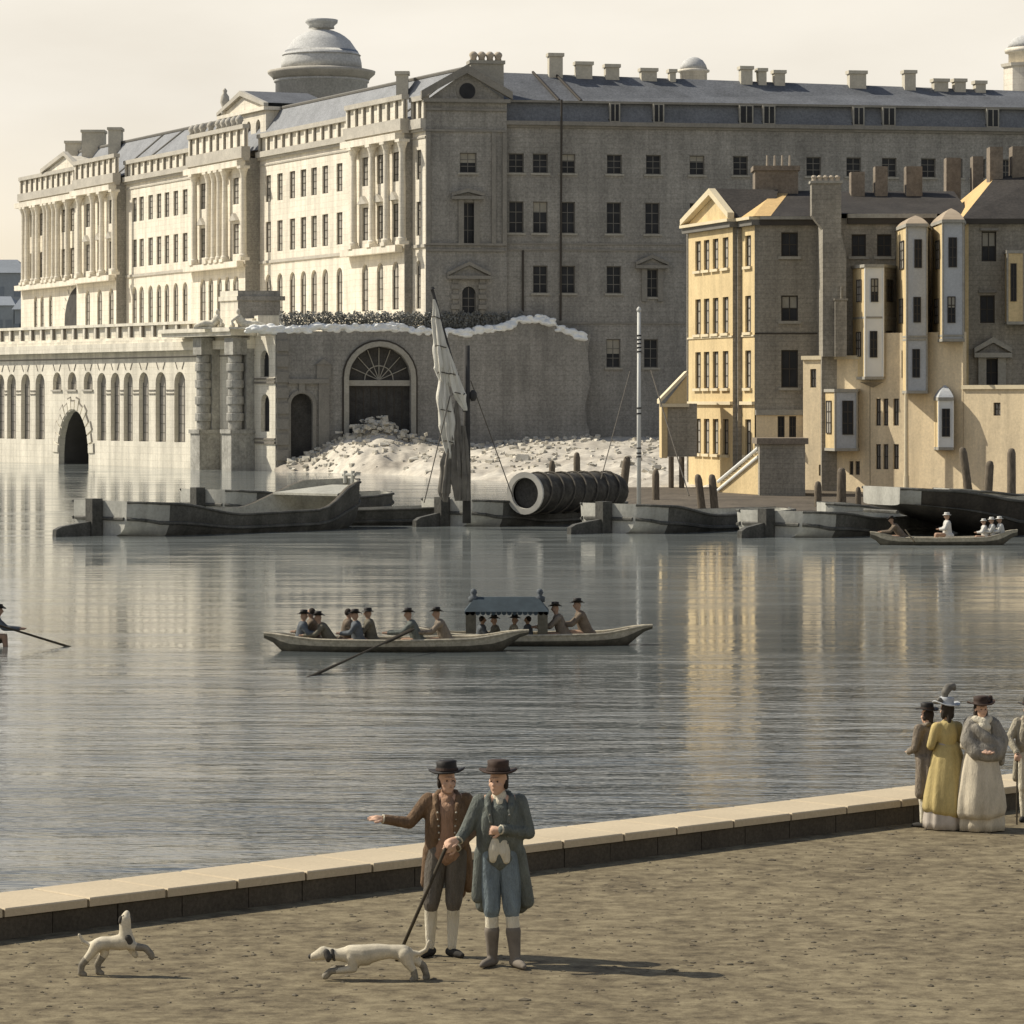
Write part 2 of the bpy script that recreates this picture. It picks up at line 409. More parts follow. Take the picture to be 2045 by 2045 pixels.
# cornice, parapet, string
def run(a0, a1, n, up=0.0):
    mb = MB(); e = .25 if n > 0 else -.003
    a0 -= e if a0 > .1 else 0; a1 += e if n > 0 else 0
    mb.box(PF, a0, a1, hC0, hC1+up*.6, n-.5, n+.55, 0)
    mb.box(PF, a0, a1, hC0-.28, hC0-.003, n-.4, n+.28, 0)
    mb.build('cornice', M('ledge_stone'), pal)
    mb = MB(); mb.box(PF, a0, a1, hFr-.1, hFr+.08, n+.003, n+.10)
    mb.box(PF, a0, a1, hS-.16, hS+.16, n+.003, n+.16)
    hg = (rg[0]+rg[1])/2+1.0
    mb.build_each('string_course', M('ledge_stone'), pal)
    mb = MB()
    b0 = hC1+up*.6+.003; t0 = hP+up
    mb.box(PF, a0, a1, b0, t0-.5, n-.25, n-.05, 0)
    k = max(2, int(round((a1-a0)/2.4)))
    for i in range(k+1):
        c = a0+.25+(a1-a0-.5)*i/k
        mb.box(PF, c-.20, c+.20, b0, t0-.5, n-.04, n+.22, 0)
        for s_ in (-1, 1):
            mb.box(PF, c+s_*.30-.06, c+s_*.30+.06, b0, t0-.5, n-.045, n+.09, 1)
    mb.box(PF, a0, a1, t0-.497, t0, n-.4, n+.4, 2)
    mb.build('parapet', [S, MATS['ink_stone'], MATS['ledge_stone']], pal)
run(0, a5, 0, .6); run(a5, aR, .9, .9); run(aR, aC0, 0); run(aC0, aC1, 1.75, 1.1); run(aC1, aL0, 0); run(aL0, aL1, 1.3, .9); run(aL1, aE, 0, .6)
# columns
def column(px, n, a=None, r=.36):
    a = PF.a(px, n) if a is None else a
    p = PF.pt(a, 0, n); z0 = hS+.2; z1 = hFr-.12
    mb = MB(); mb.box(PF, a-r*1.5, a+r*1.5, z0, z0+.35, n-r*1.5, n+r*1.5)
    mb.lathe((p.x, p.y, 0), [(r*1.35, z0+.36), (r*1.35, z0+.6), (r*1.05, z0+.75), (r, z0+1), (r*.96, (z0+z1)/2), (r*.85, z1-1.3), (r*.9, z1-1.2), (r*1.0, z1-.9), (r*1.5, z1-.35), (r*1.55, z1-.3)], 16)
    mb.box(PF, a-r*1.6, a+r*1.6, z1-.297, z1, n-r*1.6, n+r*1.6)
    o = mb.build('column', [S], pal); return o
for px in (706, 743, 772, 803): column(px, 1.5)
for px in (388, 416, 427, 438, 449, 486): column(px, 2.35)
for px in (158, 185, 203, 228): column(px, 1.9)
for px in (47, 54, 68, 75, 90, 97, 107, 115, 135): column(px, .6)
for (x0, x1, n) in ((a5, aR, .9), (aC0, aC1, 1.75), (aL0, aL1, 1.3), (aL1, aE, 0)):
    mb = MB(); mb.box(PF, x0+.05, x1-.05, hFr-.115, hC0-.285, n+.003, n+1.0); mb.box(PF, x0+.05, x1-.05, hS-.5, hS+.19, n+.17, n+1.0)
    mb.build_each('entablature', [S], pal)
# window hoods in the pavilions
mb = MB()
for (pxs, n) in (((729, 759, 790), .9), ((405, 471), 1.75), ((175, 199, 222), 1.3)):
    for px in pxs:
        c = PF.a(px, n)
        for b in (r1[1]+.35,):
            mb.prism([PF.pt(c-1.2, b, n+.003), PF.pt(c+1.2, b, n+.003), PF.pt(c, b+.85, n+.003)], PF.pt(0, 0, .45)-PF.pt(0, 0, 0))
mb.build_each('window_hood', M('ledge_stone'), pal)
# roof: gable prism running back along the front
apx = DR.sh(931, 137); gA = apx[0]; hR = apx[1]; gB = DR.a(1014)
roof = MB(); e0 = hC1+.5; vec = PF.pt(aE-6, 0)-PF.pt(0, 0)
def along(a, h, t):                                  # point on the gable profile moved t metres along the front
    q = DR.pt(a, h, 0); return q+Vector((PF.u.x*t, PF.u.y*t, 0))
Lf = aE-1.0
roof.add([along(.7, e0, .5), along(gA, hR, .5), along(gB, e0, .5), along(.7, e0, Lf), along(gA, hR, Lf-7), along(gB, e0, Lf)],
         [(0, 1, 4, 3), (1, 2, 5, 4), (3, 4, 5), (0, 2, 1)])
rf = roof.build('roof', M('slate'), pal, recalc=True)
mb = MB()
for t in (0.5+14, PF.a(340)-10, PF.a(300)):
    pass
for (pa, pb) in ((( 768, 203), (812, 166)), ((219, 312), (244, 283)), ((248, 314), (283, 276))):
    q0 = along(.75, e0+.1, PF.a(pa[0])); q1 = along(gA-.05, hR+.02, PF.a(pb[0])-4)
    mb.cyl(q0, q1, .13, .13, 6)
mb.cyl(along(gA, hR+.05, .5), along(gA, hR+.05, Lf-7), .2, .2, 6)
mb.build_each('ridge_lead', M('frame_grey'), rf)
def chimney(parent, fr, px0, px1, py0, py1, depth, n, m='chimney_stone', pots=0, cap=True, down=2.0, potm='pot_clay', potr=.22, poth=.9):
    a0, h0 = fr.sh(px0, py1, n); a1, h1 = fr.sh(px1, py0, n); a0, a1 = min(a0, a1), max(a0, a1)
    mb = MB(); mb.box(fr, a0, a1, h0-down, h1-(.35 if cap else 0), n-depth, n)
    if cap: mb.box(fr, a0-.14, a1+.14, h1-.347, h1, n-depth-.14, n+.14)
    o = mb.build('chimney', M(m), parent)
    for i in range(pots):
        a = a0+(a1-a0)*(i+.5)/pots; p = fr.pt(a, h1, n-depth/2)
        q = MB(); q.lathe((p.x, p.y, h1+.003), [(potr, 0), (potr*.85, poth*.3), (potr*1.2, poth*.6), (potr*1.1, poth*.8), (potr*.5, poth)], 10); q.build('chimney_pot', M(potm), o, smooth=True)
    return o
WFl = WF(470)
chimney(rf, WFl, 130, 162, 281, 306, 3.0, 0, down=6); chimney(rf, WF(462), 163, 207, 259, 300, 3, 0, down=6); chimney(rf, WF(452), 216, 241, 254, 290, 3, 0, down=6)
chimney(rf, WF(362), 791, 815, 142, 168, 1.6, 0, down=3)
chimney(rf, Fr((DR.pt(0, 0, -1.2).x, DR.pt(0, 0, -1.2).y), DR.u), 940, 1006, 121, 190, 1.8, 0, m='range_light', pots=4, potr=.36, poth=.95)
# left gable pediment
g = MB(); b = hP+.55
pa0, pa1 = PF.a(150, .2), PF.a(88, .2)
g.prism([PF.pt(pa0, b, .2), PF.pt(pa1, b, .2), PF.pt((pa0+pa1)/2-3, b+1.7, .2)], PF.pt(0, 0, -5)-PF.pt(0, 0, 0), 0)
ac = (pa0+pa1)/2-3
for (x, y) in ((pa1, ac),):
    d = Vector((y-x, 4.3)); 
    g.prism([PF.pt(pa1+.5, b, .0), PF.pt(pa1+.5, b+.55, .0), PF.pt(ac, b+2.25, .0), PF.pt(ac, b+1.72, .0)], PF.pt(0, 0, .6)-PF.pt(0, 0, 0), 1)
    g.prism([PF.pt(pa0-.5, b, .0), PF.pt(pa0-.5, b+.55, .0), PF.pt(ac, b+2.25, .0), PF.pt(ac, b+1.72, .0)], PF.pt(0, 0, .6)-PF.pt(0, 0, 0), 1)
g.build('pediment', [S, MATS['ledge_stone']], pal)
# attic block and pediment over the centre
nA = -2.2
x0, x1 = PF.a(531, nA), PF.a(442, nA); b0 = hC1+.2; b1 = PF.h(487, 229, nA)
ax0, ax1 = PF.a(521, nA), PF.a(449, nA)
ws = [W(x0+(x1-x0)*t, 1.5, (b0+1.7, b1-.9), .75) for t in (.17, .38, .6, .82)]
mb = MB(); wall_mesh(mb, PF, x0, x1, b0, b1, ws, nA, .4)
mb.box(PF, x0, x1, b0, b1, nA-6, nA-.5); mb.add([PF.pt(x0, b0, nA), PF.pt(x0, b1, nA), PF.pt(x0, b1, nA-.5), PF.pt(x0, b0, nA-.5)], [(0, 1, 2, 3)])
att = mb.build('attic', [S], pal, recalc=False)
for w in ws: win_obj(PF, w[0], w[1], w[2], w[3], w[4], nA-.38, att, GL, FD, bars=(1, 2))
mb = MB(); mb.box(PF, x0-.4, x1+.4, b1, b1+.4, nA-6.2, nA+.4, 0)
ac = (x0+x1)/2; hT = PF.h(492, 180, nA)
mb.prism([PF.pt(x0, b1+.403, nA), PF.pt(x1, b1+.403, nA), PF.pt(ac, hT-.6, nA)], PF.pt(0, 0, -.4)-PF.pt(0, 0, 0), 0)
for xx in (x0-.5, x1+.5):
    mb.prism([PF.pt(xx, b1+.41, nA-.1), PF.pt(xx, b1+.80, nA-.1), PF.pt(ac, hT, nA-.1), PF.pt(ac, hT-.58, nA-.1)], PF.pt(0, 0, .55)-PF.pt(0, 0, 0), 1)
mb.build('pediment', [S, MATS['ledge_stone']], att)
mb = MB(); mb.add([PF.pt(x0-.5, b1+.80, nA-.1), PF.pt(ac, hT, nA-.1), PF.pt(x1+.5, b1+.80, nA-.1), PF.pt(x0-.5, b1+.80, nA-8), PF.pt(ac, hT, nA-8), PF.pt(x1+.5, b1+.80, nA-8)], [(0, 1, 4, 3), (1, 2, 5, 4), (3, 4, 5)])
mb.build('attic_roof', M('slate_dark'), att)
# finials on the centre parapet
for px in (384, 394, 405, 421, 437, 447, 457, 468, 478):
    p = PF.pt(PF.a(px, 1.75), 0, 1.75); z = hP+1.1
    q = MB(); q.lathe((p.x, p.y, z), [(.38, 0), (.3, .25), (.48, .55), (.42, .85), (.12, 1.15)], 10); q.build('urn', M('ledge_stone'), pal, smooth=True)
p = PF.pt(PF.a(449, nA), 0, nA); q = MB(); q.lathe((p.x, p.y, b1+.41), [(.4, 0), (.5, .4), (.35, .9), (.55, 1.5), (.5, 2.2), (.22, 2.6), (.3, 2.9), (.05, 3.2)], 10); q.build('statue', M('ledge_stone'), pal, smooth=True)
# ------------------------------------------------------------------ shaded range
rng = thing('side_range', (c0.x+20, c0.y, 0), 'long plain grey stone range in shade with slate mansard roof and rows of dark windows', 'building')
hc0 = DR.h(1040, 249); hc1 = DR.h(1040, 241); he = DR.h(1040, 200); hr = DR.h(1040, 141, -6)
aB = DR.a(1012); aX = DR.a(2150, -.5); nD = -.5
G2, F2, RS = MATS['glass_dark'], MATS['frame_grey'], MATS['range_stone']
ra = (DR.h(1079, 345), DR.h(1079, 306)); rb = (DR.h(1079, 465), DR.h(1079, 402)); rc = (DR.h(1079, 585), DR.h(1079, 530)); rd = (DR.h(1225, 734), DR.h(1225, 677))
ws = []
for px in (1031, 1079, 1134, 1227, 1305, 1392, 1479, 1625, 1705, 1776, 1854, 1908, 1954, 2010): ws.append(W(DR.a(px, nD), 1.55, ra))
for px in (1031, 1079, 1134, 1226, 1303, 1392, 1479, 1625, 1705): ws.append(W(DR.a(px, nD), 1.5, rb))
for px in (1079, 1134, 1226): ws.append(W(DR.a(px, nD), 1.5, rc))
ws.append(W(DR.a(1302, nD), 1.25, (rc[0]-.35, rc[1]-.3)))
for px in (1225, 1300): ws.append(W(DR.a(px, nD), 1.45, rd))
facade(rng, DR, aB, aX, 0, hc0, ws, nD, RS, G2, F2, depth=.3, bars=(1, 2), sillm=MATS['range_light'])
# corner block (gable end of the river front)
ws = [W(DR.a(935), 1.7, (DR.h(935, 345), DR.h(935, 305))), W(DR.a(935), 1.7, (DR.h(935, 487), DR.h(935, 404))), W(DR.a(936.5), 1.4, (DR.h(935, 628), DR.h(935, 572)), .7)]
facade(rng, DR, 0, aB, 0, DR.h(935, 198), ws, 0, RS, G2, F2, depth=.35, bars=(1, 2))
sill_obj(DR, ws[0][0], ws[0][1], ws[0][2], 0, rng, MATS['range_light'])
mb = MB(); hg = DR.h(935, 198)
mb.prism([DR.pt(.3, hg+.003, 0), DR.pt(aB-.3, hg+.003, 0), DR.pt(gA, hR-.3, 0)], DR.pt(0, 0, -.3)-DR.pt(0, 0, 0), 0)
for xx in (-.5, aB+.5):
    mb.prism([DR.pt(xx, hg, -.1), DR.pt(xx, hg+.75, -.1), DR.pt(gA, hR+.35, -.1), DR.pt(gA, hR-.5, -.1)], DR.pt(0, 0, .75)-DR.pt(0, 0, 0), 1)
mb.box(DR, -.3, aB+.3, hg-.35, hg-.003, .003, .5, 1)
gab = mb.build('gable', M('range_stone', 'range_trim'), rng)
mb = MB(); pc = DR.sh(933, 182)
mb.cyl(DR.pt(pc[0], pc[1], -.05), DR.pt(pc[0], pc[1], .06), 1.15, 1.15, 24, 1); mb.cyl(DR.pt(pc[0], pc[1], -.05), DR.pt(pc[0], pc[1], .10), .82, .82, 24, 0)
mb.build('oculus', M('glass_dark', 'range_trim'), gab)
mb = MB()
for (y, d) in ((219, .12), (261, .1), (488, .14), (500, .1)): mb.box(DR, 0, aB, DR.h(935, y)-.11, DR.h(935, y)+.11, .003, d+.1)
for x in (.05, aB-1.55, aB-.45): mb.box(DR, x, x+.42, DR.h(935, 486), DR.h(935, 264), .003, .22)
mb.build_each('string_course', M('range_trim'), rng)
def aedicule(fr, parent, px0, px1, pyb, pyt, pxl, pxr, pyd, n, m='range_light', name='window_surround', blocks=False):
    a0, a1 = sorted((fr.a(px0, n), fr.a(px1, n))); b = fr.h(px0, pyb, n); t = fr.h(px0, pyt, n)
    mb = MB(); c = (a0+a1)/2
    mb.box(fr, a0, a1, b, b+.32, n+.003, n+.6, 0)
    mb.prism([fr.pt(a0+.3, b+.323, n+.003), fr.pt(a1-.3, b+.323, n+.003), fr.pt(c, t-.3, n+.003)], fr.pt(0, 0, .15)-fr.pt(0, 0, 0), 1)
    for x in (a0, a1):
        mb.prism([fr.pt(x, b+.323, n+.003), fr.pt(x, b+.66, n+.003), fr.pt(c, t+.1, n+.003), fr.pt(c, t-.28, n+.003)], fr.pt(0, 0, .55)-fr.pt(0, 0, 0), 0)
    l0, l1 = sorted((fr.a(pxl, n), fr.a(pxr, n))); d = fr.h(px0, pyd, n)
    for (x, y) in ((l0, l0+.55), (l1-.55, l1)):
        if blocks:
            k = 7
            for i in range(k):
                z0 = d+(b-d)*i/k; z1 = d+(b-d)*(i+1)/k
                e = .14 if i % 2 else 0
                mb.box(fr, x-e, y+e, z0+.02, z1-.02, n+.003, n+.25+e, 0)
        else: mb.box(fr, x, y, d, b-.003, n+.003, n+.25, 0)
    return mb.build(name, M(m, 'range_stone'), parent)
aedicule(DR, rng, 901, 966, 398, 378, 915, 957, 488, 0, 'range_trim')
aedicule(DR, rng, 892, 979, 557, 524, 903, 968, 628, 0, 'range_trim', blocks=True)
aedicule(DR, rng, 1268, 1334, 536, 510, 1281, 1324, 602, nD, 'range_trim')
# cornice, mansard
mb = MB(); mb.box(DR, aB+.003, aX, hc0, hc1, nD-.6, nD+.55); mb.box(DR, aB+.003, aX, hc0-.25, hc0-.003, nD+.003, nD+.22)
mb.box(DR, aB+.003, aX, DR.h(1200, 487)-.09, DR.h(1200, 487)+.09, nD+.003, nD+.1); mb.box(DR, aB+.003, aX, DR.h(1200, 499)-.09, DR.h(1200, 499)+.09, nD+.003, nD+.1)
mb.box(DR, aB+.003, aX, DR.h(1200, 645)-.09, DR.h(1200, 645)+.09, nD+.003, nD+.1)
mb.build_each('cornice', M('range_trim'), rng)
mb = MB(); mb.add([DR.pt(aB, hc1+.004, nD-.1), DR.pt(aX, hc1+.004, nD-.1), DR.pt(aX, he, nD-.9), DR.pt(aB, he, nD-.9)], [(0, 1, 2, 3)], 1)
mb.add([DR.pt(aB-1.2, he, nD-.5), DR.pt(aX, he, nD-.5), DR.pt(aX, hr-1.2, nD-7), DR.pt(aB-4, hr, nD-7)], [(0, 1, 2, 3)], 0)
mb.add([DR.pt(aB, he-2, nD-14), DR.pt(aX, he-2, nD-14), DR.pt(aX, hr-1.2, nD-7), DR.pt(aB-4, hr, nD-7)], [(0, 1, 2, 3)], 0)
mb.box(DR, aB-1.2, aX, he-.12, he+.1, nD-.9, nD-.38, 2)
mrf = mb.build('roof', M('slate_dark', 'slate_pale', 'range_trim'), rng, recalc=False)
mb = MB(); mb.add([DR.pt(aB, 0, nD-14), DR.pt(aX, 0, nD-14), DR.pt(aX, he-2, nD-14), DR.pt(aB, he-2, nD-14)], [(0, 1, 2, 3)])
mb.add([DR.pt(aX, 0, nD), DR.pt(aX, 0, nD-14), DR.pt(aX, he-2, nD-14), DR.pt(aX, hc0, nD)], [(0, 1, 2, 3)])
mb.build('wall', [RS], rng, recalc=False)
for px0, px1 in ((1218, 1239), (1305, 1327), (1477, 1505), (1524, 1549), (1704, 1727), (1763, 1789), (1971, 1996)):
    a0, a1 = DR.a(px0, nD), DR.a(px1, nD); b0 = hc1+.05; b1 = he-.1
    mb = MB(); mb.box(DR, a0, a1, b0, b1, nD-1.2, nD-.08, 0)
    mb.box(DR, a0+.15, a1-.15, b0+.1, b1-.12, nD-.077, nD-.05, 1); mb.box(DR, (a0+a1)/2-.05, (a0+a1)/2+.05, b0+.1, b1-.12, nD-.047, nD-.03, 0)
    mb.prism([DR.pt(a0-.003, b0, nD-.1), DR.pt(a0-1.1, b1, nD-.95), DR.pt(a0-.003, b1, nD-.95)], DR.pt(0, .0, -.2)-DR.pt(0, 0, 0), 2)
    mb.build('dormer', M('range_light', 'glass_dark', 'frame_dark'), mrf)
mb = MB()
for px, y0, y1 in ((1119, 200, 640), (1044, 500, 622)):
    a = DR.a(px, nD); mb.cyl(DR.pt(a, DR.h(px, y1), nD+.13), DR.pt(a, DR.h(px, y0, nD), nD+.13 if y0 > 300 else nD+.7), .11, .11, 8)
    if y0 < 300: pass
mb.build_each('drainpipe', M('frame_dark'), rng)
mb = MB()
for (q0, q1) in (((1064, 143), (1116, 199)), ((1106, 146), (1160, 201))):
    a = DR.a(q0[0], nD-7); a2 = DR.a(q1[0], nD-.5)
    mb.cyl(DR.pt(a, hr+.02, nD-7), DR.pt(a2, he+.12, nD-.5), .14, .14, 6)
mb.build_each('roof_lead', M('frame_dark'), mrf)
NB = Fr((DR.pt(0, 0, nD-6.2).x, DR.pt(0, 0, nD-6.2).y), DR.u)
for (px0, px1, y0, y1, m) in ((1097, 1124, 106, 146, 0), (1151, 1183, 123, 149, 0), (1210, 1237, 128, 151, 0), (1281, 1312, 136, 153, 0), (1338, 1350, 138, 154, 0),
        (1480, 1503, 132, 160, 0), (1515, 1531, 136, 162, 0), (1547, 1568, 140, 165, 0), (1697, 1730, 141, 170, 0), (1807, 1829, 140, 174, 0), (1866, 1894, 157, 177, 0), (1907, 1929, 157, 178, 0), (1949, 1969, 161, 181, 0)):
    w = (px1-px0); k = px0+w*.35
    chimney(mrf, Fr((NB.O.x+.0, NB.O.y), (.80, .60)) if False else NB, px0, px1, y0, y1, 1.1, 0, down=2.2, cap=True)
# ------------------------------------------------------------------ domes
def dome(px, d, rows, label, z0, seg=40, octo=False):
    c = P(px, 800, d); t = thing('domed_lantern', (c.x, c.y, z0), label, 'dome')
    k = d/FL
    for (name, m, prof, sg) in rows:
        mb = MB(); mb.lathe((c.x, c.y, 0), [(r*k, hz(y, d) if y is not None else z0) for (r, y) in prof], sg)
        mb.build(name, M(m), t, smooth=sg > 12)
    return t
hemi = [(81*math.cos(t*math.pi/2/10), 138-80*math.sin(t*math.pi/2/10)) for t in range(10)]
dt = dome(642, 440, [('drum', 'lead', [(92, None), (92, 166), (95, 165), (95, 160)], 40), ('cornice', 'ledge_stone', [(96, 160), (98, 156), (107, 148), (108, 143), (90, 139)], 40),
    ('cupola', 'lead', hemi[:4]+[(77.5, 112), (79, 111), (76.5, 109)]+hemi[5:]+[(26, 57)], 40), ('lantern', 'lead', [(26, 57), (25, 52), (32, 46), (33, 40), (30, 39), (29, 42)], 32)],
    'large grey dome on a round drum with wide cornice behind the roof', 14)
dome(1385, 375, [('drum', 'palace_stone', [(27, None), (27, 146), (32, 144), (32, 140), (28, 139)], 24), ('cupola', 'lead', [(28, 139), (25, 130), (19, 121), (10, 115.5), (3, 114)], 24)], 'small low dome poking up between the ridge chimneys', 28)
dome(2050, 380, [('base', 'palace_stone', [(46, None), (46, 136), (50, 134), (52, 128), (40, 127)], 8), ('drum', 'palace_stone', [(36, 127), (36, 108), (43, 106), (44, 100), (38, 96)], 24), ('cupola', 'lead', [(38, 96), (34, 86), (25, 77), (12, 71.5), (3, 70)], 24)], 'tall domed turret at the right edge with octagonal base', 25)
# ================================================================== terrace
ter = thing('river_terrace', (T0.x, T0.y, 0), 'cream stone river terrace with arched windows and a rusticated watergate rising from the water', 'terrace')
TS = MATS['terrace_stone']; GT = MATS['tunnel']
R = RW; tE = R.a(-60)
zr = R.h(330, 643); zb = R.h(330, 677); zc = R.h(330, 690)
wz = (R.h(300, 882), R.h(300, 743)); lz = (R.h(140, 778), R.h(140, 743))
p2 = R.a(509)
ws = [W(R.a(px), w, wz, w/2) for px, w in ((-56, 2.3), (-28, 2.3), (0, 2.3), (23, 2.3), (51, 2.3), (80, 2.3), (203, 2.1), (230, 2.1), (256, 2.1), (287, 2.2), (321, 2.3), (359, 2.4))]
lun = [W(R.a(px), 2.1, lz, 1.05) for px in (114, 144, 176)]
big0, big1 = sorted((R.a(177), R.a(117))); bh = R.h(147, 818)
bigw = (big0, big1, -1.0, bh, bh-1.2)
nich = [W(R.a(528.5), 1.7, (R.h(528, 753), R.h(528, 700)), .85), W(R.a(529.5), 1.7, (R.h(528, 862), R.h(528, 787)), .85)]
mb = MB(); wall_mesh(mb, R, 0, tE, -1.5, zb, ws+lun+[bigw]+nich, 0, .7)
mb.build('wall', [TS], ter, recalc=False)
for w in ws: win_obj(R, w[0], w[1], w[2], w[3], w[4], -.55, ter, MATS['glass_lit'], MATS['frame_grey'], bars=(1, 6))
for w in lun: win_obj(R, w[0], w[1], w[2], w[3], w[4], -.5, ter, MATS['glass_lit'], MATS['frame_grey'], name='lunette', bars=(1, 1)); sill_obj(R, w[0], w[1], w[2], 0, ter, MATS['ledge_stone'])
for w in nich: win_obj(R, w[0], w[1], w[2], w[3], w[4], -.5, ter, MATS['glass_dark'], MATS['frame_grey'], name='niche', bars=(0, 0))
# tunnel behind the water arch
mb = MB(); arc = [(big0, -1.0)]+arc_pts(big0, big1, bh, bh-1.2, 12)+[(big1, -1.0)]
for i in range(len(arc)-1):
    mb.add([R.pt(*arc[i], -.69), R.pt(*arc[i+1], -.69), R.pt(*arc[i+1], -9), R.pt(*arc[i], -9)], [(0, 1, 2, 3)])
mb.add([R.pt(*p, -9) for p in arc], [tuple(range(len(arc)))])
mb.build('water_arch', [GT], ter, recalc=False)
mb = MB(); ca = (big0+big1)/2; rr = (big1-big0)/2
for i in range(15):
    t = math.pi*(i+.5)/15; H = bh-1.2
    def q(k, t): return (ca-(rr+k)*math.cos(t), 1.2+(H+k)*math.sin(t))
    t0, t1 = t-.085, t+.085
    e = .9 if i % 2 else 1.3
    mb.prism([R.pt(*q(.08, t0), .003), R.pt(*q(.08, t1), .003), R.pt(*q(e, t1), .003), R.pt(*q(e, t0), .003)], R.pt(0, 0, .12)-R.pt(0, 0, 0), 0)
    mb.prism([R.pt(*q(e+.02, t0), .003), R.pt(*q(e+.02, t1), .003), R.pt(*q(e+.18, t1), .003), R.pt(*q(e+.18, t0), .003)], R.pt(0, 0, .05)-R.pt(0, 0, 0), 1)
mb.build('voussoirs', M('terrace_stone', 'ink_stone'), ter)
mb = MB()
for w in ws+lun:
    c = (w[0]+w[1])/2; z0 = R.h(300, 738); z1 = R.h(300, 724)
    for s_ in (-1, 1):
        mb.prism([R.pt(c+s_*.45, z0, .003), R.pt(c+s_*.57, z0, .003), R.pt(c+s_*1.0, z1, .003), R.pt(c+s_*.88, z1, .003)], R.pt(0, 0, .05)-R.pt(0, 0, 0), 0)
mb.box(R, p2, tE, R.h(300, 714)-.06, R.h(300, 714)+.06, .003, .10, 0)
zs = R.h(300, 782)
edges = sorted([x for w in ws for x in w[:2]])
segs_ = []
for i in range(1, len(edges)-1, 2):
    if edges[i+1]-edges[i] < 4.5: segs_.append((edges[i]+.05, edges[i+1]-.05))
for (x0, x1) in segs_: mb.box(R, x0, x1, zs-.28, zs-.18, .003, .1, 0); mb.box(R, x0, x1, zs+.1, zs+.2, .003, .1, 0)
for y in (760, 880):
    mb.box(R, .0, p2-.1, R.h(530, y)-.3, R.h(530, y)-.1, .003, .16, 0); mb.box(R, 0, p2-.1, R.h(530, y)+.1, R.h(530, y)+.26, .003, .16, 0)
mb.build('keystones', M('ink_stone'), ter)
mb = MB(); mb.box(R, p2+.0, tE, zb-.35, zb, .003, .55, 0); mb.box(R, p2, tE, zc-.55, zb-.353, .003, .85, 1)
mb.build_each('cornice', M('terrace_stone', 'terrace_stone'), ter)
mb = MB(); k = int((tE-p2)/2.6)
mb.box(R, p2, tE, zb+.003, zb+.25, -.3, .25, 0); mb.box(R, p2, tE, zr-.3, zr, -.32, .28, 0); mb.box(R, p2, tE, zb+.253, zr-.303, -.22, -.12, 0)
for i in range(k+1):
    c = p2+.4+(tE-p2-.8)*i/k
    mb.box(R, c-.2, c+.2, zb+.253, zr-.303, -.11, .2, 0)
    for s_ in (-1, 1): mb.box(R, c+s_*.29-.06, c+s_*.29+.06, zb+.253, zr-.303, -.11, .16, 1)
mb.build('balustrade', M('terrace_stone', 'ink_stone'), ter)
# terrace floor
far = PF.pt(aE, 0, -9)
mb = MB(); mb.add([(R.pt(0, 0, -.3).x, R.pt(0, 0, -.3).y, ZT), (R.pt(tE, 0, -.3).x, R.pt(tE, 0, -.3).y, ZT), (far.x-30, far.y+30, ZT), (far.x, far.y, ZT), (c0.x+7, c0.y+1.3, ZT), (EW.pt(11, 0, -.6).x, EW.pt(11, 0, -.6).y, ZT)], [(0, 1, 2, 3, 4, 5)])
mb.build('terrace_floor', M('terrace_stone'), ter)
# watergate piers
for (pxr, pxl, n) in ((440, 399, 2.4), (509, 458, 2.7)):
    b = R.a(pxr); w = 1.95
    mb = MB(); mb.box(R, b, b+w, -1.5, R.h(pxr, 866, 1), .004, n, 0); mb.box(R, b-.12, b+w+.12, R.h(pxr, 866, 1)+.003, R.h(pxr, 866, 1)+.4, .004, n+.15, 0)
    mb.box(R, b+.1, b+w-.1, R.h(pxr, 866, 1)+.403, R.h(pxr, 674, 1), .004, .9, 0)
    mb.box(R, b+.1, b+w-.1, R.h(pxr, 708, 1), R.h(pxr, 674, 1), .903, n-.25, 0)
    pr = mb.build('pier', M('pier_stone'), ter)
    c = R.pt(b+w/2, 0, n-1.0); z0 = R.h(pxr, 866, 1)+.404; z1 = R.h(pxr, 708, 1)-.003
    prof = []; kb = 9
    for i in range(kb):
        r = .74 if i % 2 == 0 else .88
        if i in (0, kb-1): r = .72
        u0 = z0+(z1-z0)*i/kb; u1 = z0+(z1-z0)*(i+1)/kb
        prof += [(r-.03, u0+.001), (r, u0+.08), (r, u1-.08), (r-.03, u1-.001)]
    prof += [(.95, z1-.001)]
    mb = MB(); mb.lathe((c.x, c.y, 0), prof, 20); o = mb.build('column', M('pier_stone'), pr)
sb = R.a(512); st = R.a(372)
mb = MB(); mb.box(R, sb, st, R.h(440, 672, 1)+.01, R.h(440, 664, 1), .86, 2.9, 0); mb.box(R, sb-.15, st+.15, R.h(440, 664, 1)+.003, R.h(440, 656, 1), .86, 3.15, 0); mb.box(R, sb, st, R.h(440, 672, 1)+.01, R.h(440, 656, 1), -.5, .857, 0)
mb.build('entablature', [TS], ter)
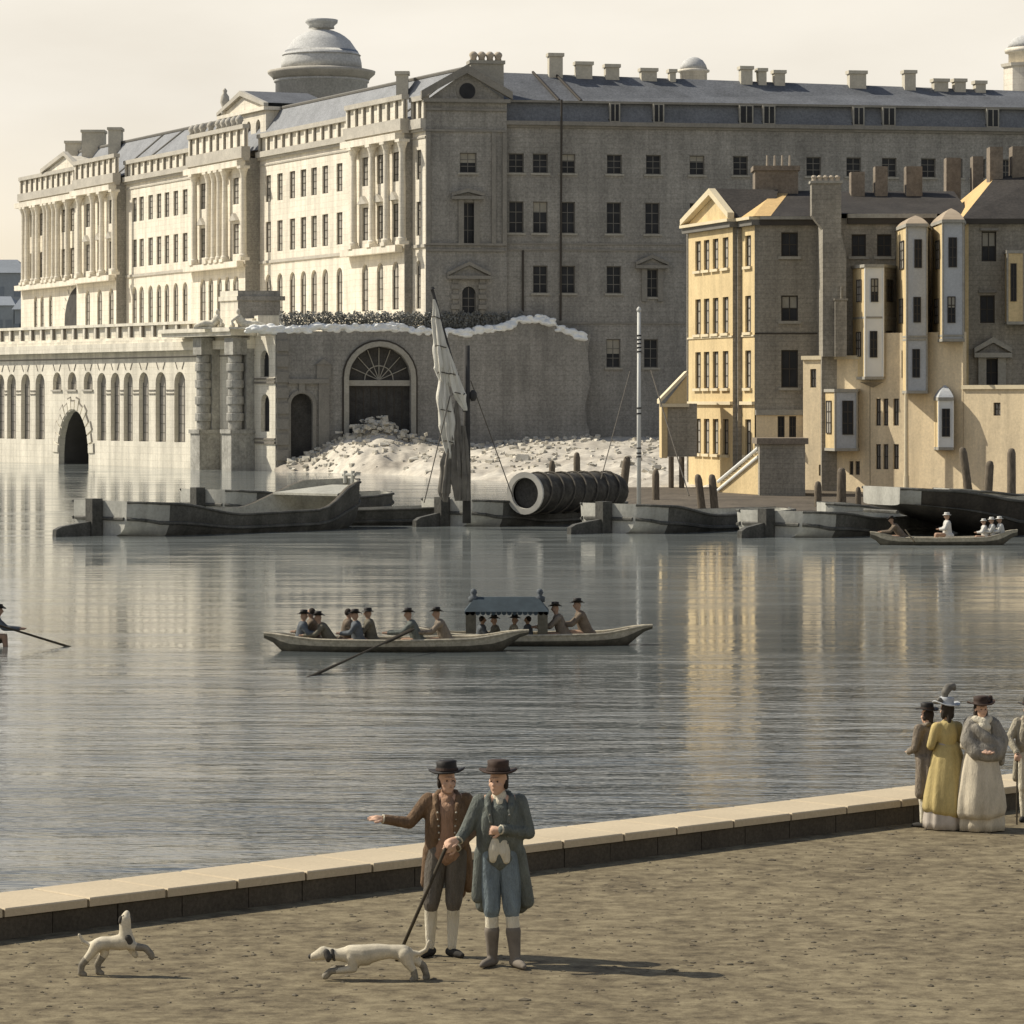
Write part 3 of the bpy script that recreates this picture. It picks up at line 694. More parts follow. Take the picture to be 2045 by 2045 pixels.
# attic block over the watergate
f475 = P(475, 800, 353); f560 = f475+Vector((EW.u.x, EW.u.y, 0))*4.3; f442 = f475+Vector((R.u.x, R.u.y, 0))*3.6; f4 = f560+Vector((R.u.x, R.u.y, 0))*3.6
mb = MB(); zt = hz(600, 353); mb.col([f475, f560, f4, f442], ZT, zt, 0)
cc = (f475+f560+f4+f442)/4
def grow(p, k): v = p-cc; return cc+v*(1+k)
mb.col([grow(f475, .07), grow(f560, .16), grow(f4, .16), grow(f442, .07)], zt+.003, zt+.45, 0); mb.col([f475, f560, f4, f442], zt+.453, zt+1.0, 0)
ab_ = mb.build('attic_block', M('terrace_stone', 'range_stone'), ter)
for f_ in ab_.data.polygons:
    if f_.normal.y < -.5 and f_.normal.x > -.5: f_.material_index = 1  # this side takes darker stone, shade put into its colour
mb = MB(); q = [P(515, 800, 350), P(558, 800, 350)]; mb.col([q[0], q[1], q[1]+Vector((-.5, 2, 0)), q[0]+Vector((-.5, 2, 0))], ZT, hz(630, 350)); mb.build('corner_block', [TS], ter)
def rivergod(px0, px1, py, d, label, flip):
    w = (px1-px0)*d/FL; z = hz(py, d); c = P((px0+px1)/2, 800, d); s_ = -1 if flip else 1
    t = thing('reclining_statue', (0, 0, 0), label, 'statue', 'reclining statues on the watergate')
    L_ = w/2
    blob('figure', [C(((-.95*L_*s_, -.1, .28), .22), ((-.35*L_*s_, -.15, .55), .30), ((.2*L_*s_, 0, .42), .36)), C(((-.95*L_*s_, .15, .22), .2), ((-.3*L_*s_, .12, .4), .28), ((.2*L_*s_, 0, .42), .34)),
        C(((.2*L_*s_, 0, .45), .36), ((.5*L_*s_, 0, .85), .42), ((.55*L_*s_, 0, 1.2), .36)), E((.58*L_*s_, -.05, 1.75), (.22, .25, .3)), C(((.55*L_*s_, 0, 1.3), .2), ((.58*L_*s_, 0, 1.6), .16)),
        C(((.6*L_*s_, -.35, 1.2), .17), ((.9*L_*s_, -.4, .8), .14), ((.85*L_*s_, -.5, .35), .12)), C(((.5*L_*s_, .35, 1.2), .17), ((.2*L_*s_, .4, .8), .13), ((-.1*L_*s_, .1, .75), .11)), E((.9*L_*s_, .1, .35), (.3, .4, .33))], MATS['statue_stone'], t, .07, 2)
    mb = MB(); mb.col([Vector((-1.05*L_, -.6, 0)), Vector((1.1*L_, -.6, 0)), Vector((1.1*L_, .6, 0)), Vector((-1.05*L_, .6, 0))], 0, .2); mb.build('plinth', M('statue_stone'), t)
    t.location = Vector((c.x, c.y, z)); return t
rivergod(390, 446, 657, 352.5, 'stone reclining figure at the left end of the watergate top', False)
rivergod(460, 534, 657, 348.8, 'stone reclining figure at the right end of the watergate top', True)
# ------------------------------------------------------------------ end wall with the great gate
end = thing('gateway_wall', (T0.x+4, T0.y, 0), 'shaded rough wall with a big arched gate and a white ragged broken top', 'wall')
aEnd = EW.a(1168); zt = EW.h(800, 662)
gate = (EW.a(697), EW.a(820), 1.0, EW.h(760, 692), 0); gr = (gate[1]-gate[0])/2; gate = gate[:4]+(gr,)
door = (EW.a(581), EW.a(624), .5, EW.h(600, 786), (EW.a(624)-EW.a(581))/2)
mb = MB(); wall_mesh(mb, EW, 0, aEnd, -1.5, zt, [gate, door], 0, .9)
rr_ = random.Random(3)
pts = []
zz = -1.5; off = 0
prev = (aEnd, -1.5)
edge = [(aEnd+.0, -1.5)]
while zz < zt-.4:
    zz += rr_.uniform(.3, .8); off = max(-.1, min(.9, off+rr_.uniform(-.3, .33))); edge.append((aEnd+.1+off*.6+ (.9 if zz < 5 else 0)*(1-zz/5 if zz < 5 else 0), min(zz, zt)))
edge.append((aEnd-.1, zt))
for i in range(len(edge)-1):
    mb.add([EW.pt(aEnd, edge[i][1], 0), EW.pt(edge[i][0], edge[i][1], 0), EW.pt(edge[i+1][0], edge[i+1][1], 0), EW.pt(aEnd, edge[i+1][1], 0)], [(0, 1, 2, 3)])
    mb.add([EW.pt(edge[i][0], edge[i][1], 0), EW.pt(edge[i][0], edge[i][1], -.75), EW.pt(edge[i+1][0], edge[i+1][1], -.75), EW.pt(edge[i+1][0], edge[i+1][1], 0)], [(0, 1, 2, 3)], 1)
mb.add([EW.pt(0, zt, 0), EW.pt(aEnd, zt, 0), EW.pt(aEnd, zt, -.75), EW.pt(0, zt, -.75)], [(0, 1, 2, 3)])
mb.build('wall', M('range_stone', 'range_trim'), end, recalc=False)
def arch_ring(fr, c, r, z0, spring, w, n0, n1, mi, mb, k=14, legs=True):
    for i in range(k):
        t0, t1 = math.pi*i/k, math.pi*(i+1)/k
        q = lambda rad, t: (c-rad*math.cos(t), spring+rad*math.sin(t))
        mb.prism([fr.pt(*q(r, t0), n0), fr.pt(*q(r, t1), n0), fr.pt(*q(r+w, t1), n0), fr.pt(*q(r+w, t0), n0)], fr.pt(0, 0, n1)-fr.pt(0, 0, n0), mi)
    if legs:
        for s_ in (-1, 1): mb.box(fr, *sorted((c+s_*r, c+s_*(r+w))), z0, spring, n0, n1, mi)
mb = MB(); gc = (gate[0]+gate[1])/2
arch_ring(EW, gc, gr+.02, .5, gate[3]-gr, .5, .003, .3, 0, mb); arch_ring(EW, gc, gr+.53, .5, gate[3]-gr, .16, .003, .16, 1, mb)
mb.build('gate_surround', M('range_light', 'frame_dark'), end)
mb = MB(); tz = EW.h(760, 765)
mb.box(EW, gate[0], gate[1], .6, gate[3], -.88, -.8, 0)
for i in range(9): x = gate[0]+(gate[1]-gate[0])*i/8; mb.box(EW, x-.04, x+.04, .6, tz-.4, -.797, -.76, 1)
gt = mb.build('gate', M('gate_dark', 'frame_dark'), end)
mb = MB(); mb.box(EW, gate[0]+.02, gate[1]-.02, tz-.28, tz+.28, -.78, -.2, 0); mb.build('transom', M('range_light'), gt)
mb = MB()
for i in range(1, 8):
    t = math.pi*i/8; mb.cyl(EW.pt(gc, tz+.3, -.7), EW.pt(gc-(gr-.1)*math.cos(t), tz+.3+(gate[3]-tz-.4)*math.sin(t), -.7), .05, .05, 6)
arch_ring(EW, gc, gr*.45, 0, tz+.3, .1, -.72, -.66, 0, mb, 10, False)
mb.build('fanlight_bars', M('range_light'), gt)
mb = MB(); mb.box(EW, door[0], door[1], .5, door[3], -.88, -.8, 0); mb.build('side_door', M('gate_dark'), end)
mb = MB(); dc = (door[0]+door[1])/2
mb.box(EW, EW.a(553), EW.a(574), -1, EW.h(560, 664), .003, .18, 0)
for i in range(9): mb.box(EW, EW.a(552)-.02, EW.a(576), -.5+i*1.55, .55+i*1.55, .183, .36, 0)
mb.box(EW, EW.a(576), EW.a(657), EW.h(600, 762)-.2, EW.h(600, 762)+.25, .003, .4, 0)
mb.box(EW, EW.a(636), EW.a(657), 0, EW.h(600, 766), .003, .3, 0); mb.box(EW, EW.a(632), EW.a(660), EW.h(600, 757), EW.h(600, 728), .003, .25, 0)
mb.prism([EW.pt(EW.a(630), EW.h(600, 728), .003), EW.pt(EW.a(662), EW.h(600, 728), .003), EW.pt(EW.a(646), EW.h(600, 716), .003)], EW.pt(0, 0, .35)-EW.pt(0, 0, 0), 0)
arch_ring(EW, dc, door[4]+.02, .5, door[3]-door[4], .35, .003, .2, 0, mb)
mb.box(EW, dc-.3, dc+.3, door[3]+.05, door[3]+1.1, .003, .3, 0)
mb.build('pilaster', M('range_trim'), end)
# ragged pale top
mb = MB(); r_ = random.Random(11); a = -1.6
def topz(px):
    ks = [(500, 652), (560, 655), (640, 648), (700, 652), (780, 648), (860, 660), (930, 660), (1000, 650), (1040, 636), (1085, 632), (1115, 650), (1150, 664), (1172, 668)]
    for i in range(len(ks)-1):
        if ks[i][0] <= px <= ks[i+1][0]:
            t = (px-ks[i][0])/(ks[i+1][0]-ks[i][0]); return ks[i][1]*(1-t)+ks[i+1][1]*t
    return 660
bl = []
px = 500
while px < 1172:
    a, z = EW.sh(px, topz(px)+r_.uniform(-2.5, 2.5), 0)
    for k in range(3): s = r_.uniform(.13, .33); bl.append(E(EW.pt(a+r_.uniform(-.25, .25), z-.02-k*.22+r_.uniform(-.12, .12), r_.uniform(-.45, .12)), (s*1.5, s*.9, s*.75)))
    px += r_.uniform(2.5, 5)
blob('broken_coping', bl, MATS['moss_white'], end, .085, 1)
mb = MB()
for i in range(len(range(1010, 1160, 6))):
    px = 1012+i*6; a, z = EW.sh(px, topz(px), 0); mb.box(EW, a-.16, a+.16, zt-.2, max(zt-.1, z-.25), -.6, -.02)
mb.build('wall_stub', M('range_stone'), end)
# hedge on top
hd = MB(); r_ = random.Random(4)
def leafcard(mb, p, s, r):
    u = Vector((r.uniform(-1, 1), r.uniform(-1, 1), r.uniform(-1, 1))).normalized(); v = u.orthogonal().normalized()
    mb.add([p-u*s, p+v*s*.6, p+u*s, p-v*s*.6], [(0, 1, 2, 3)])
for i in range(11000):
    px = r_.uniform(560, 1050); y = r_.uniform(max(621, 618+r_.uniform(0, 10)), 658); a = EW.a(px, -.8); lim = 622+5*math.sin(px*.21)+4*math.sin(px*.53)
    if px > 980: lim += (px-980)*.12
    if y < lim: continue
    leafcard(hd, EW.pt(a, EW.h(px, y, -.5), r_.uniform(-.95, -.3) if px > 845 else r_.uniform(-1.8, -.3)), r_.uniform(.08, .17), r_)
h = hd.build('hedge', M('hedge_leaf'), None, origin=EW.pt(EW.a(800), ZT, -.8), recalc=False)
tag(h, 'dark clipped hedge along the top of the broken gateway wall', 'hedge')
# ------------------------------------------------------------------ rubble bank
def lerp(ks, x):
    for i in range(len(ks)-1):
        if x <= ks[i+1][0]:
            t = max(0, (x-ks[i][0])/(ks[i+1][0]-ks[i][0])); return ks[i][1]*(1-t)+ks[i+1][1]*t
    return ks[-1][1]
shore = [(548, 942), (620, 943), (700, 946), (800, 949), (900, 957), (1000, 962), (1100, 972), (1200, 985), (1300, 1000), (1420, 1012)]
crest = [(548, 936), (590, 915), (640, 893), (690, 873), (730, 850), (755, 845), (790, 862), (850, 880), (930, 890), (1000, 884), (1080, 874), (1150, 874), (1250, 872), (1330, 872), (1420, 876)]
from mathutils import noise as NZ
mb = MB(); NX, NY = 150, 26
def bank(px, t):
    d0 = HW*FL/(lerp(shore, px)-HY)
    aa = EW.a(px, .02) ; q = EW.pt(aa, 0, .02); d1 = q.y
    zc = hz(lerp(crest, px), d1)
    d = d0+(d1-d0)*t
    z = -.25+(zc+.25)*(t**.8)
    p = P(px, 800, d); 
    nz = (NZ.fractal(Vector((p.x*.35, p.y*.12, 0)), 1.0, 2.0, 4))*.45+(NZ.noise(Vector((p.x*1.4, p.y*.5, 3)))*.18)
    return Vector((p.x, p.y, z+nz*min(1, t*6)*min(1, (1-t)*5+.35)))
vs = [bank(548+(1425-548)*i/NX, j/NY) for i in range(NX+1) for j in range(NY+1)]
mb.add(vs, [(i*(NY+1)+j, (i+1)*(NY+1)+j, (i+1)*(NY+1)+j+1, i*(NY+1)+j+1) for i in range(NX) for j in range(NY)])
tag(mb.build('rubble_bank', M('bank_soil'), None, smooth=True, recalc=False), kind='structure')
mb = MB(); r_ = random.Random(9)
def rock(mb, p, s, r):
    bm = bmesh.new(); bmesh.ops.create_cube(bm, size=1)
    R_ = Matrix.Rotation(r.uniform(0, 6), 3, 'Z') @ Matrix.Rotation(r.uniform(-.5, .5), 3, 'X')
    sc = Vector((s*r.uniform(.8, 1.5), s*r.uniform(.6, 1.1), s*r.uniform(.45, .9)))
    mb.add([p+R_ @ Vector(((v.co.x+r.uniform(-.18, .18))*sc.x, (v.co.y+r.uniform(-.18, .18))*sc.y, (v.co.z+r.uniform(-.18, .18))*sc.z)) for v in bm.verts], [tuple(v.index for v in f.verts) for f in bm.faces]); bm.free()
for i in range(560):
    px = r_.uniform(575, 1330); t = min(.99, r_.betavariate(2.2, 1.2))
    rock(mb, bank(px, t)+Vector((0, 0, .05)), r_.uniform(.12, .42)*(1 if r_.random() < .85 else 1.8), r_)
for i in range(90):
    px = r_.gauss(765, 34); rock(mb, bank(px, r_.uniform(.8, .98))+Vector((0, -.3, r_.uniform(.1, .9))), r_.uniform(.25, .6), r_)
for i in range(150):
    px = r_.uniform(590, 1200); rock(mb, bank(px, r_.uniform(.93, .99))+Vector((0, -.2, r_.uniform(0, .22))), r_.uniform(.2, .5), r_)
o = mb.build('rubble', M('rubble_stone'), None); tag(o, 'heap of pale broken stones lying against the gateway wall', 'rubble', kind='stuff')
# ------------------------------------------------------------------ far houses at the left edge
def plain_house(px0, px1, pyt, pyr, d, label, hip=True):
    fr = WF(d); a0, a1 = fr.a(px0), fr.a(px1); z1 = hz(pyt, d); zr_ = hz(pyr, d)
    t = thing('distant_house', fr.pt((a0+a1)/2, 0, 0), label, 'house', 'pale distant houses beyond the terrace')
    mb = MB(); mb.box(fr, a0, a1, 0, z1, -10, 0); mb.build('wall', M('hazy_stone'), t)
    mb = MB(); e = .4; i = (a1-a0)*.25 if hip else 0
    mb.add([fr.pt(a0-e, z1+.003, e), fr.pt(a1+e, z1+.003, e), fr.pt(a1+e, z1+.003, -10-e), fr.pt(a0-e, z1+.003, -10-e), fr.pt(a0+i, zr_, -5), fr.pt(a1-i, zr_, -5)], [(0, 1, 5, 4), (2, 3, 4, 5), (1, 2, 5), (3, 0, 4), (0, 1, 2, 3)])
    mb.build('roof', M('hazy_roof'), t)
    for k in range(3):
        for j in range(3):
            x = a0+(a1-a0)*(k+.5)/3; z = z1-2.2-3.2*j
            if z > 15: w = MB(); w.box(fr, x-.5, x+.5, z-1.6, z, .003, .06); w.build('window', M('hazy_roof'), t)
plain_house(-46, 50, 545, 516, 560, 'tallest of the pale grey distant houses left of the columned building')
plain_house(-30, 27, 610, 590, 540, 'low grey distant house in front of the taller one at the left edge')
plain_house(29, 62, 618, 586, 535, 'narrow grey distant house against the end of the columned building')
# ================================================================== tall yellow house with the pediment
YS, YT, HB = MATS['yellow_stucco'], MATS['yellow_trim'], MATS['house_brick']
o0 = P(1507, 800, 250); YA = Fr((o0.x, o0.y), (-.267, .964)); SA = Fr((o0.x, o0.y), (1, .0))
hA_ = thing('pedimented_house', (o0.x, o0.y, 0), 'tall narrow ochre house with a pediment and four columns of sunlit windows', 'house')
nb = .6; hEv = SA.h(1550, 436); ab = YA.a(1479); ac_ = YA.a(1375, nb)
yr = [(YA.h(1449, y1, nb), YA.h(1449, y0, nb)) for (y0, y1) in ((474, 535), (593, 665), (701, 775), (837, 908))]
wb = [W(YA.a(px, nb), 1.28, b) for b in yr for px in (1394, 1411, 1429, 1449)]
wsn = [W(YA.a(1494), 1.25, b) for b in yr]
facade(hA_, YA, ab, ac_, 0, hEv-.5, wb, nb, YS, MATS['glass_lit'], FD, depth=.22, bars=(1, 2), sillm=YT)
facade(hA_, YA, 0, ab, 0, hEv-.5, wsn, 0, YS, MATS['glass_lit'], FD, depth=.22, bars=(1, 2), sillm=YT)
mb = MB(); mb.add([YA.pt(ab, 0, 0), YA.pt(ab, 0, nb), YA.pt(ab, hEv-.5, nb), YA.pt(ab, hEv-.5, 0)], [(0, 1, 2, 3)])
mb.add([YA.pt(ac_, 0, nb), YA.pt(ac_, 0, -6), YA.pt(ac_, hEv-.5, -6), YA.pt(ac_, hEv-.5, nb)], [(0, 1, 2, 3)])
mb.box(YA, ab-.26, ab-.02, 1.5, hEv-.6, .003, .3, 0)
mb.build('bay_return', [HB], hA_, recalc=False)  # darker than the stucco front, paints the shade of the return
mb = MB(); zz = YA.h(1449, 805, nb)
for (x0, x1, n) in ((ab, ac_+.1, nb), (0, ab-.003, 0)):
    mb.box(YA, x0, x1, zz-.12, zz+.12, n+.003, n+.22); mb.box(YA, x0, x1, yr[1][0]-.32, yr[1][0]-.2, n+.003, n+.09)
mb.build_each('string_course', [YT], hA_)
mb = MB()
for (x0, x1, n) in ((ab-.3, ac_+.55, nb), (-.35, ab-.31, 0)):
    mb.box(YA, x0, x1, hEv-.497, hEv-.1, n-.3, n+.35, 1); mb.box(YA, x0, x1, hEv-.097, hEv+.12, n-.3, n+.55, 0)
mb.build_each('cornice', M('yellow_trim', 'frame_grey'), hA_)
am = YA.a(1428, nb); hAp = YA.h(1428, 379, nb)
mb = MB(); p0, p1 = ab-.2, ac_+.45
mb.prism([YA.pt(p0, hEv+.123, nb), YA.pt(p1, hEv+.123, nb), YA.pt(am, hAp-.4, nb)], YA.pt(0, 0, -.3)-YA.pt(0, 0, 0), 0)
for x in (p0-.1, p1+.1): mb.prism([YA.pt(x, hEv+.13, nb), YA.pt(x, hEv+.55, nb), YA.pt(am, hAp+.1, nb), YA.pt(am, hAp-.38, nb)], YA.pt(0, 0, .5)-YA.pt(0, 0, 0), 1)
mb.build('pediment', [YS, YT], hA_)
# long side away from the sun, its shade put into the wall colour
sr = [(SA.h(1577, y1), SA.h(1577, y0)) for (y0, y1) in ((464, 512), (590, 641), (699, 774))]
aS = SA.a(1641); zL = SA.h(1550, 822)
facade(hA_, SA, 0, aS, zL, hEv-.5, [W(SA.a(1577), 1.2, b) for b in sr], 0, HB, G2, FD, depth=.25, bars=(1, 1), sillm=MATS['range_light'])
mb = MB(); mb.box(SA, .36, aS, hEv-.497, hEv-.1, .003, .35, 1); mb.box(SA, .36, aS, hEv-.097, hEv+.12, .003, .5, 0); mb.box(SA, 0, aS, SA.h(1550, 666)-.05, SA.h(1550, 666)+.06, .003, .05, 1)
mb.build_each('eaves', M('range_light', 'frame_dark'), hA_)
# lean-to annexe wall below the side
mb = MB(); wl = [W(SA.a(px, .6), .5, (SA.h(1570, 873), SA.h(1570, 831))) for px in (1560, 1583)]
o = facade(hA_, SA, 0.05, SA.a(1604), 0, zL-.25, wl, .6, MATS['pale_stucco'], MATS['glass_dark'], FD, depth=.2, bars=(1, 1), name='annexe_wall')
mb = MB(); mb.box(SA, .05, SA.a(1604), zL-.247, zL+.12, -.3, .75); mb.build('annexe_ledge', M('range_light'), hA_)
# roof
hRi = WF(258).h(1500, 381); w0 = o0; rx0 = P(1440, 800, 258).x; rx1 = P(1660, 800, 258).x
mb = MB(); e = hEv+.13; xs = P(1507, 800, 249.5).x; xh = P(1524, 800, 258).x; x1 = SA.pt(aS, 0).x
back = 267
mb.add([(xs-.1, 249.5, e), (x1, 249.5, e), (x1, 258, hRi), (xh+.8, 258, hRi)], [(0, 1, 2, 3)], 0)
q = YA.pt(ab-.2, e, .3)
mb.add([(xs-.1, 249.5, e), (xh+.8, 258, hRi), (q.x+.1, q.y+.0, e)], [(0, 1, 2)], 1)
mb.add([(xs-.1, 249.5, e+.003), (xs+1.15, 249.53, e+.02), (xh+2.0, 258, hRi+.02), (xh+.78, 258, hRi+.02)], [(0, 1, 2, 3)], 1)
pk = YA.pt(am, hAp+.1, nb)
mb.add([pk, (xh+1, pk.y, hRi), YA.pt(p0, hEv+.2, nb), (xs+1.5, YA.pt(p0, 0, nb).y, hEv+.2)], [(0, 1, 3, 2)], 0)
mb.add([pk, (xh+1, pk.y, hRi), YA.pt(p1, hEv+.2, nb), (xs+1.5, YA.pt(p1, 0, nb).y, hEv+.2)], [(0, 1, 3, 2)], 0)
mb.add([(xh+.8, 258, hRi), (x1, 258, hRi), (x1, back, e), (xs, back, e)], [(0, 1, 2, 3)], 0)
mb.build('roof', M('tile_dark', 'sunlit_tile'), hA_, recalc=False)
mb = MB(); mb.box(SA, -4, aS, 0, e-.3, -17, -16); mb.build('rear_wall', [HB], hA_)
bigc = chimney(hA_, WF(257), 1508, 1594, 331, 392, 2.6, 0, m='chimney_brick', down=3)
for i in range(4):
    p = P(1532+i*15, 328, 258.2); mb = MB(); mb.cyl((p.x, p.y, hz(333, 257)), (p.x, p.y, hz(308, 257)), .09, .06, 8); mb.build('flue_pipe', M('pot_clay'), bigc)
# ------------------------------------------------------------------ house with bays
d2 = 246.5; WB = WF(d2)
hB_ = thing('bayed_house', WB.pt(WB.a(1740), 0), 'brown house in shade with long tiled roof and tall white and grey hanging bays', 'house')
b0a, b1a = WB.a(1641), WB.a(1930); ev2 = WB.h(1740, 436)
bw = [W(WB.a(px), 1.02, (WB.h(1740, 512), WB.h(1740, 468))) for px in (1715, 1766)]
facade(hB_, WB, b0a, b1a, 0, ev2, bw, 0, HB, G2, FD, depth=.25, bars=(1, 1), sillm=MATS['range_light'])
mb = MB(); mb.box(WB, WB.a(1692), WB.a(1870), ev2+.003, ev2+.3, -.3, .45, 0); mb.box(WB, WB.a(1692), WB.a(1870), ev2-.4, ev2-.003, .003, .3, 1); mb.build_each('eaves', M('range_light', 'frame_dark'), hB_)
hr2 = hz(382, 255)
mb = MB(); xa = WB.pt(b0a, 0).x; xb = P(1905, 800, 255).x
mb.add([(xa, d2-.4, ev2+.3), (xb, d2-.4, ev2+.3), (xb, 255, hr2), (xa, 255, hr2), (xa, 263, ev2), (xb, 263, ev2)], [(0, 1, 2, 3), (3, 2, 5, 4)])
mb.build('roof', M('tile_dark'), hB_, recalc=False)
mb = MB(); mb.box(WB, b0a, b1a, 0, ev2, -17, -16.5); mb.box(WB, b0a+.01, b0a+.3, 0, ev2, -16.4, -.01); mb.build('rear_wall', [HB], hB_)
# chimney breast with bracket
fb = WF(245.2); mb = MB()
a0, a1, a2, a3 = fb.a(1621), fb.a(1680), fb.a(1643), fb.a(1690)
prof = [(a2, hz(712, 245.2)), (a2, hz(458, 245.2)), (a0, hz(430, 245.2)), (a0, hz(366, 245.2)), (a1, hz(366, 245.2)), (a1, hz(468, 245.2)), (a3, hz(505, 245.2)), (a3, hz(712, 245.2))]
mb.prism([fb.pt(p[0], p[1], 0) for p in prof], (0, 1.28, 0), 0)
mb.box(fb, a0-.1, a1+.1, hz(366, 245.2)+.003, hz(361, 245.2), -1.3, .1, 1)
cb = mb.build('chimney', M('house_brick', 'range_light'), hB_)
for i in range(5):
    a = a0+(a1-a0)*(i+.5)/5; p = fb.pt(a, hz(361, 245.2)+.003, -.6); mb = MB(); mb.lathe((p.x, p.y, p.z), [(.19, 0), (.15, .15), (.2, .3), (.1, .42)], 8); mb.build('chimney_pot', M('pot_clay'), cb)
for (px0, px1, y0, y1, d) in ((1700, 1727, 343, 390, 253), (1748, 1773, 332, 390, 253), (1810, 1842, 332, 390, 253)):
    chimney(hB_, WF(d), px0, px1, y0, y1, 1.6, 0, m='chimney_brick', down=1.5, cap=False)
for (px0, px1, y0, y1, d) in ((1890, 1919, 315, 390, 262), (1943, 1964, 312, 380, 261)):
    chimney(hB_, WF(d), px0, px1, y0, y1, 1.6, 0, m='chimney_brick', down=3, cap=False)
mb = MB(); f6 = WF(244.6); mb.box(f6, f6.a(1668), f6.a(1691), hz(712, 244.6), hz(600, 244.6), -1.2, 0, 0); mb.box(f6, f6.a(1666), f6.a(1693), hz(600, 244.6)+.003, hz(596, 244.6), -1.3, .08, 0); mb.cyl(P(1680, 598, 244.9), P(1680, 572, 244.9), .1, .08, 8); mb.build('flue', M('house_brick'), hB_)
def bay(parent, name, px0, pxm0, pxm1, px1, df, db, yt, yb, wl, wf, wr, cap=None, cols=('yellow_stucco', 'bay_white', 'house_brick'), capm='bay_roof', strings=(), ledge=True):  # face colours carry the light: sunlit left, greyer front, shaded right
    z0, z1 = hz(yb, df), hz(yt, df)
    A = P(px0, 800, db); B = P(pxm0, 800, df); C_ = P(pxm1, 800, df); D = P(px1, 800, db)
    mb = MB()
    f3 = [(A, B, 0), (B, C_, 1), (C_, D, 2)]
    for (u, v, k) in f3: mb.add([(u.x, u.y, z0), (v.x, v.y, z0), (v.x, v.y, z1), (u.x, u.y, z1)], [(0, 1, 2, 3)], k)
    mb.add([(p.x, p.y, z0) for p in (A, B, C_, D)], [(0, 1, 2, 3)], 2); mb.add([(p.x, p.y, z1) for p in (A, B, C_, D)], [(0, 1, 2, 3)], 1)
    o = mb.build(name, M(*cols), parent, recalc=False)
    mb = MB()
    for p in (B, C_): mb.cyl((p.x, p.y, z0-.02), (p.x, p.y, z1), .07, .07, 8)
    mb.build_each('corner_post', M('bay_white' if cols[1] == 'bay_white' else 'range_light'), o)
    cen = (A+B+C_+D)/4
    mb = MB()
    def ring(k, za, zb_, mi=0): mb.col([cen+(p-cen)*k for p in (A, B, C_, D)], za, zb_, mi)
    if ledge: ring(1.1, z1+.003, z1+.22); ring(1.06, z0-.2, z0-.003)
    for y in strings: ring(1.025, hz(y, df)-.07, hz(y, df)+.07)
    if ledge or strings: mb.build_each('moulding', M('range_light'), o)
    if cap:
        mb = MB(); zt = hz(cap, df); lv = [(1.08, 0), (.95, .22), (.72, .5), (.42, .76), (.04, 1)]
        rings = [[cen+(p-cen)*k for p in (A, B, C_, D)] for k, t in lv]
        vs = []
        for (k, t), rg_ in zip(lv, rings): vs += [(p.x, p.y, z1+.224+(zt-z1-.224)*t) for p in rg_]
        mb.add(vs, [(i*4+j, i*4+(j+1) % 4, (i+1)*4+(j+1) % 4, (i+1)*4+j) for i in range(len(lv)-1) for j in range(4)])
        mb.build('bay_cap', M(capm), o)
    faces = {0: Fr((B.x, B.y), (A.x-B.x, A.y-B.y)), 1: Fr((B.x, B.y), (C_.x-B.x, C_.y-B.y)), 2: Fr((C_.x, C_.y), (D.x-C_.x, D.y-C_.y))}
    for k, lst in ((0, wl), (1, wf), (2, wr)):
        fr = faces[k]
        for (q0, q1, y0, y1) in lst:
            a0, a1 = sorted((fr.a(q0), fr.a(q1))); h0, h1 = hz(y1, df), hz(y0, df)
            win_obj(fr, a0, a1, h0, h1, 0, .02, o, MATS['glass_dark'] if k else MATS['glass_lit'], FD, bars=(1, 2), fw=.06)
    return o
b2 = bay(hB_, 'bay', 1703, 1728, 1764, 1789, 243.6, 246.4, 534, 752, [(1712, 1721, 557, 602), (1711, 1720, 662, 712)], [(1739, 1754, 556, 603), (1737, 1752, 661, 714)], [(1770, 1782, 557, 602), (1769, 1780, 660, 711)], strings=(634,))
mb = MB(); z = hz(756, 243.6); zb_ = hz(792, 243.6)
t4 = [P(1726, 800, 243.8), P(1764, 800, 243.8), P(1787, 800, 246.3), P(1710, 800, 246.3)]; bq = [P(1772, 800, 245.3), P(1778, 800, 245.3), P(1782, 800, 246.0), P(1770, 800, 246.0)]
mb.add([(p.x, p.y, z-.25) for p in t4]+[(p.x, p.y, zb_) for p in bq], [(0, 1, 5, 4), (1, 2, 6, 5), (2, 3, 7, 6), (3, 0, 4, 7), (0, 1, 2, 3), (4, 5, 6, 7)]); mb.build('corbel', M('house_brick'), b2)
b3 = bay(hB_, 'turret_bay', 1790, 1811, 1851, 1860, 240.5, 246.4, 453, 780, [(1798, 1806, 478, 535), (1797, 1804, 594, 644), (1795, 1803, 699, 754)], [(1826, 1841, 478, 535), (1824, 1839, 593, 644), (1822, 1837, 697, 754)], [], cap=426, cols=('yellow_stucco', 'bay_grey', 'house_brick'), strings=(672, 678))
mb = MB(); p = P(1810, 800, 240.9); mb.cyl((p.x, p.y, 0), (p.x, p.y, hz(786, 240.9)), .17, .14, 10); mb.cyl((p.x, p.y, 0), (p.x, p.y, hz(950, 240.9)), .24, .2, 10); mb.build('bay_post', M('yellow_trim'), b3)
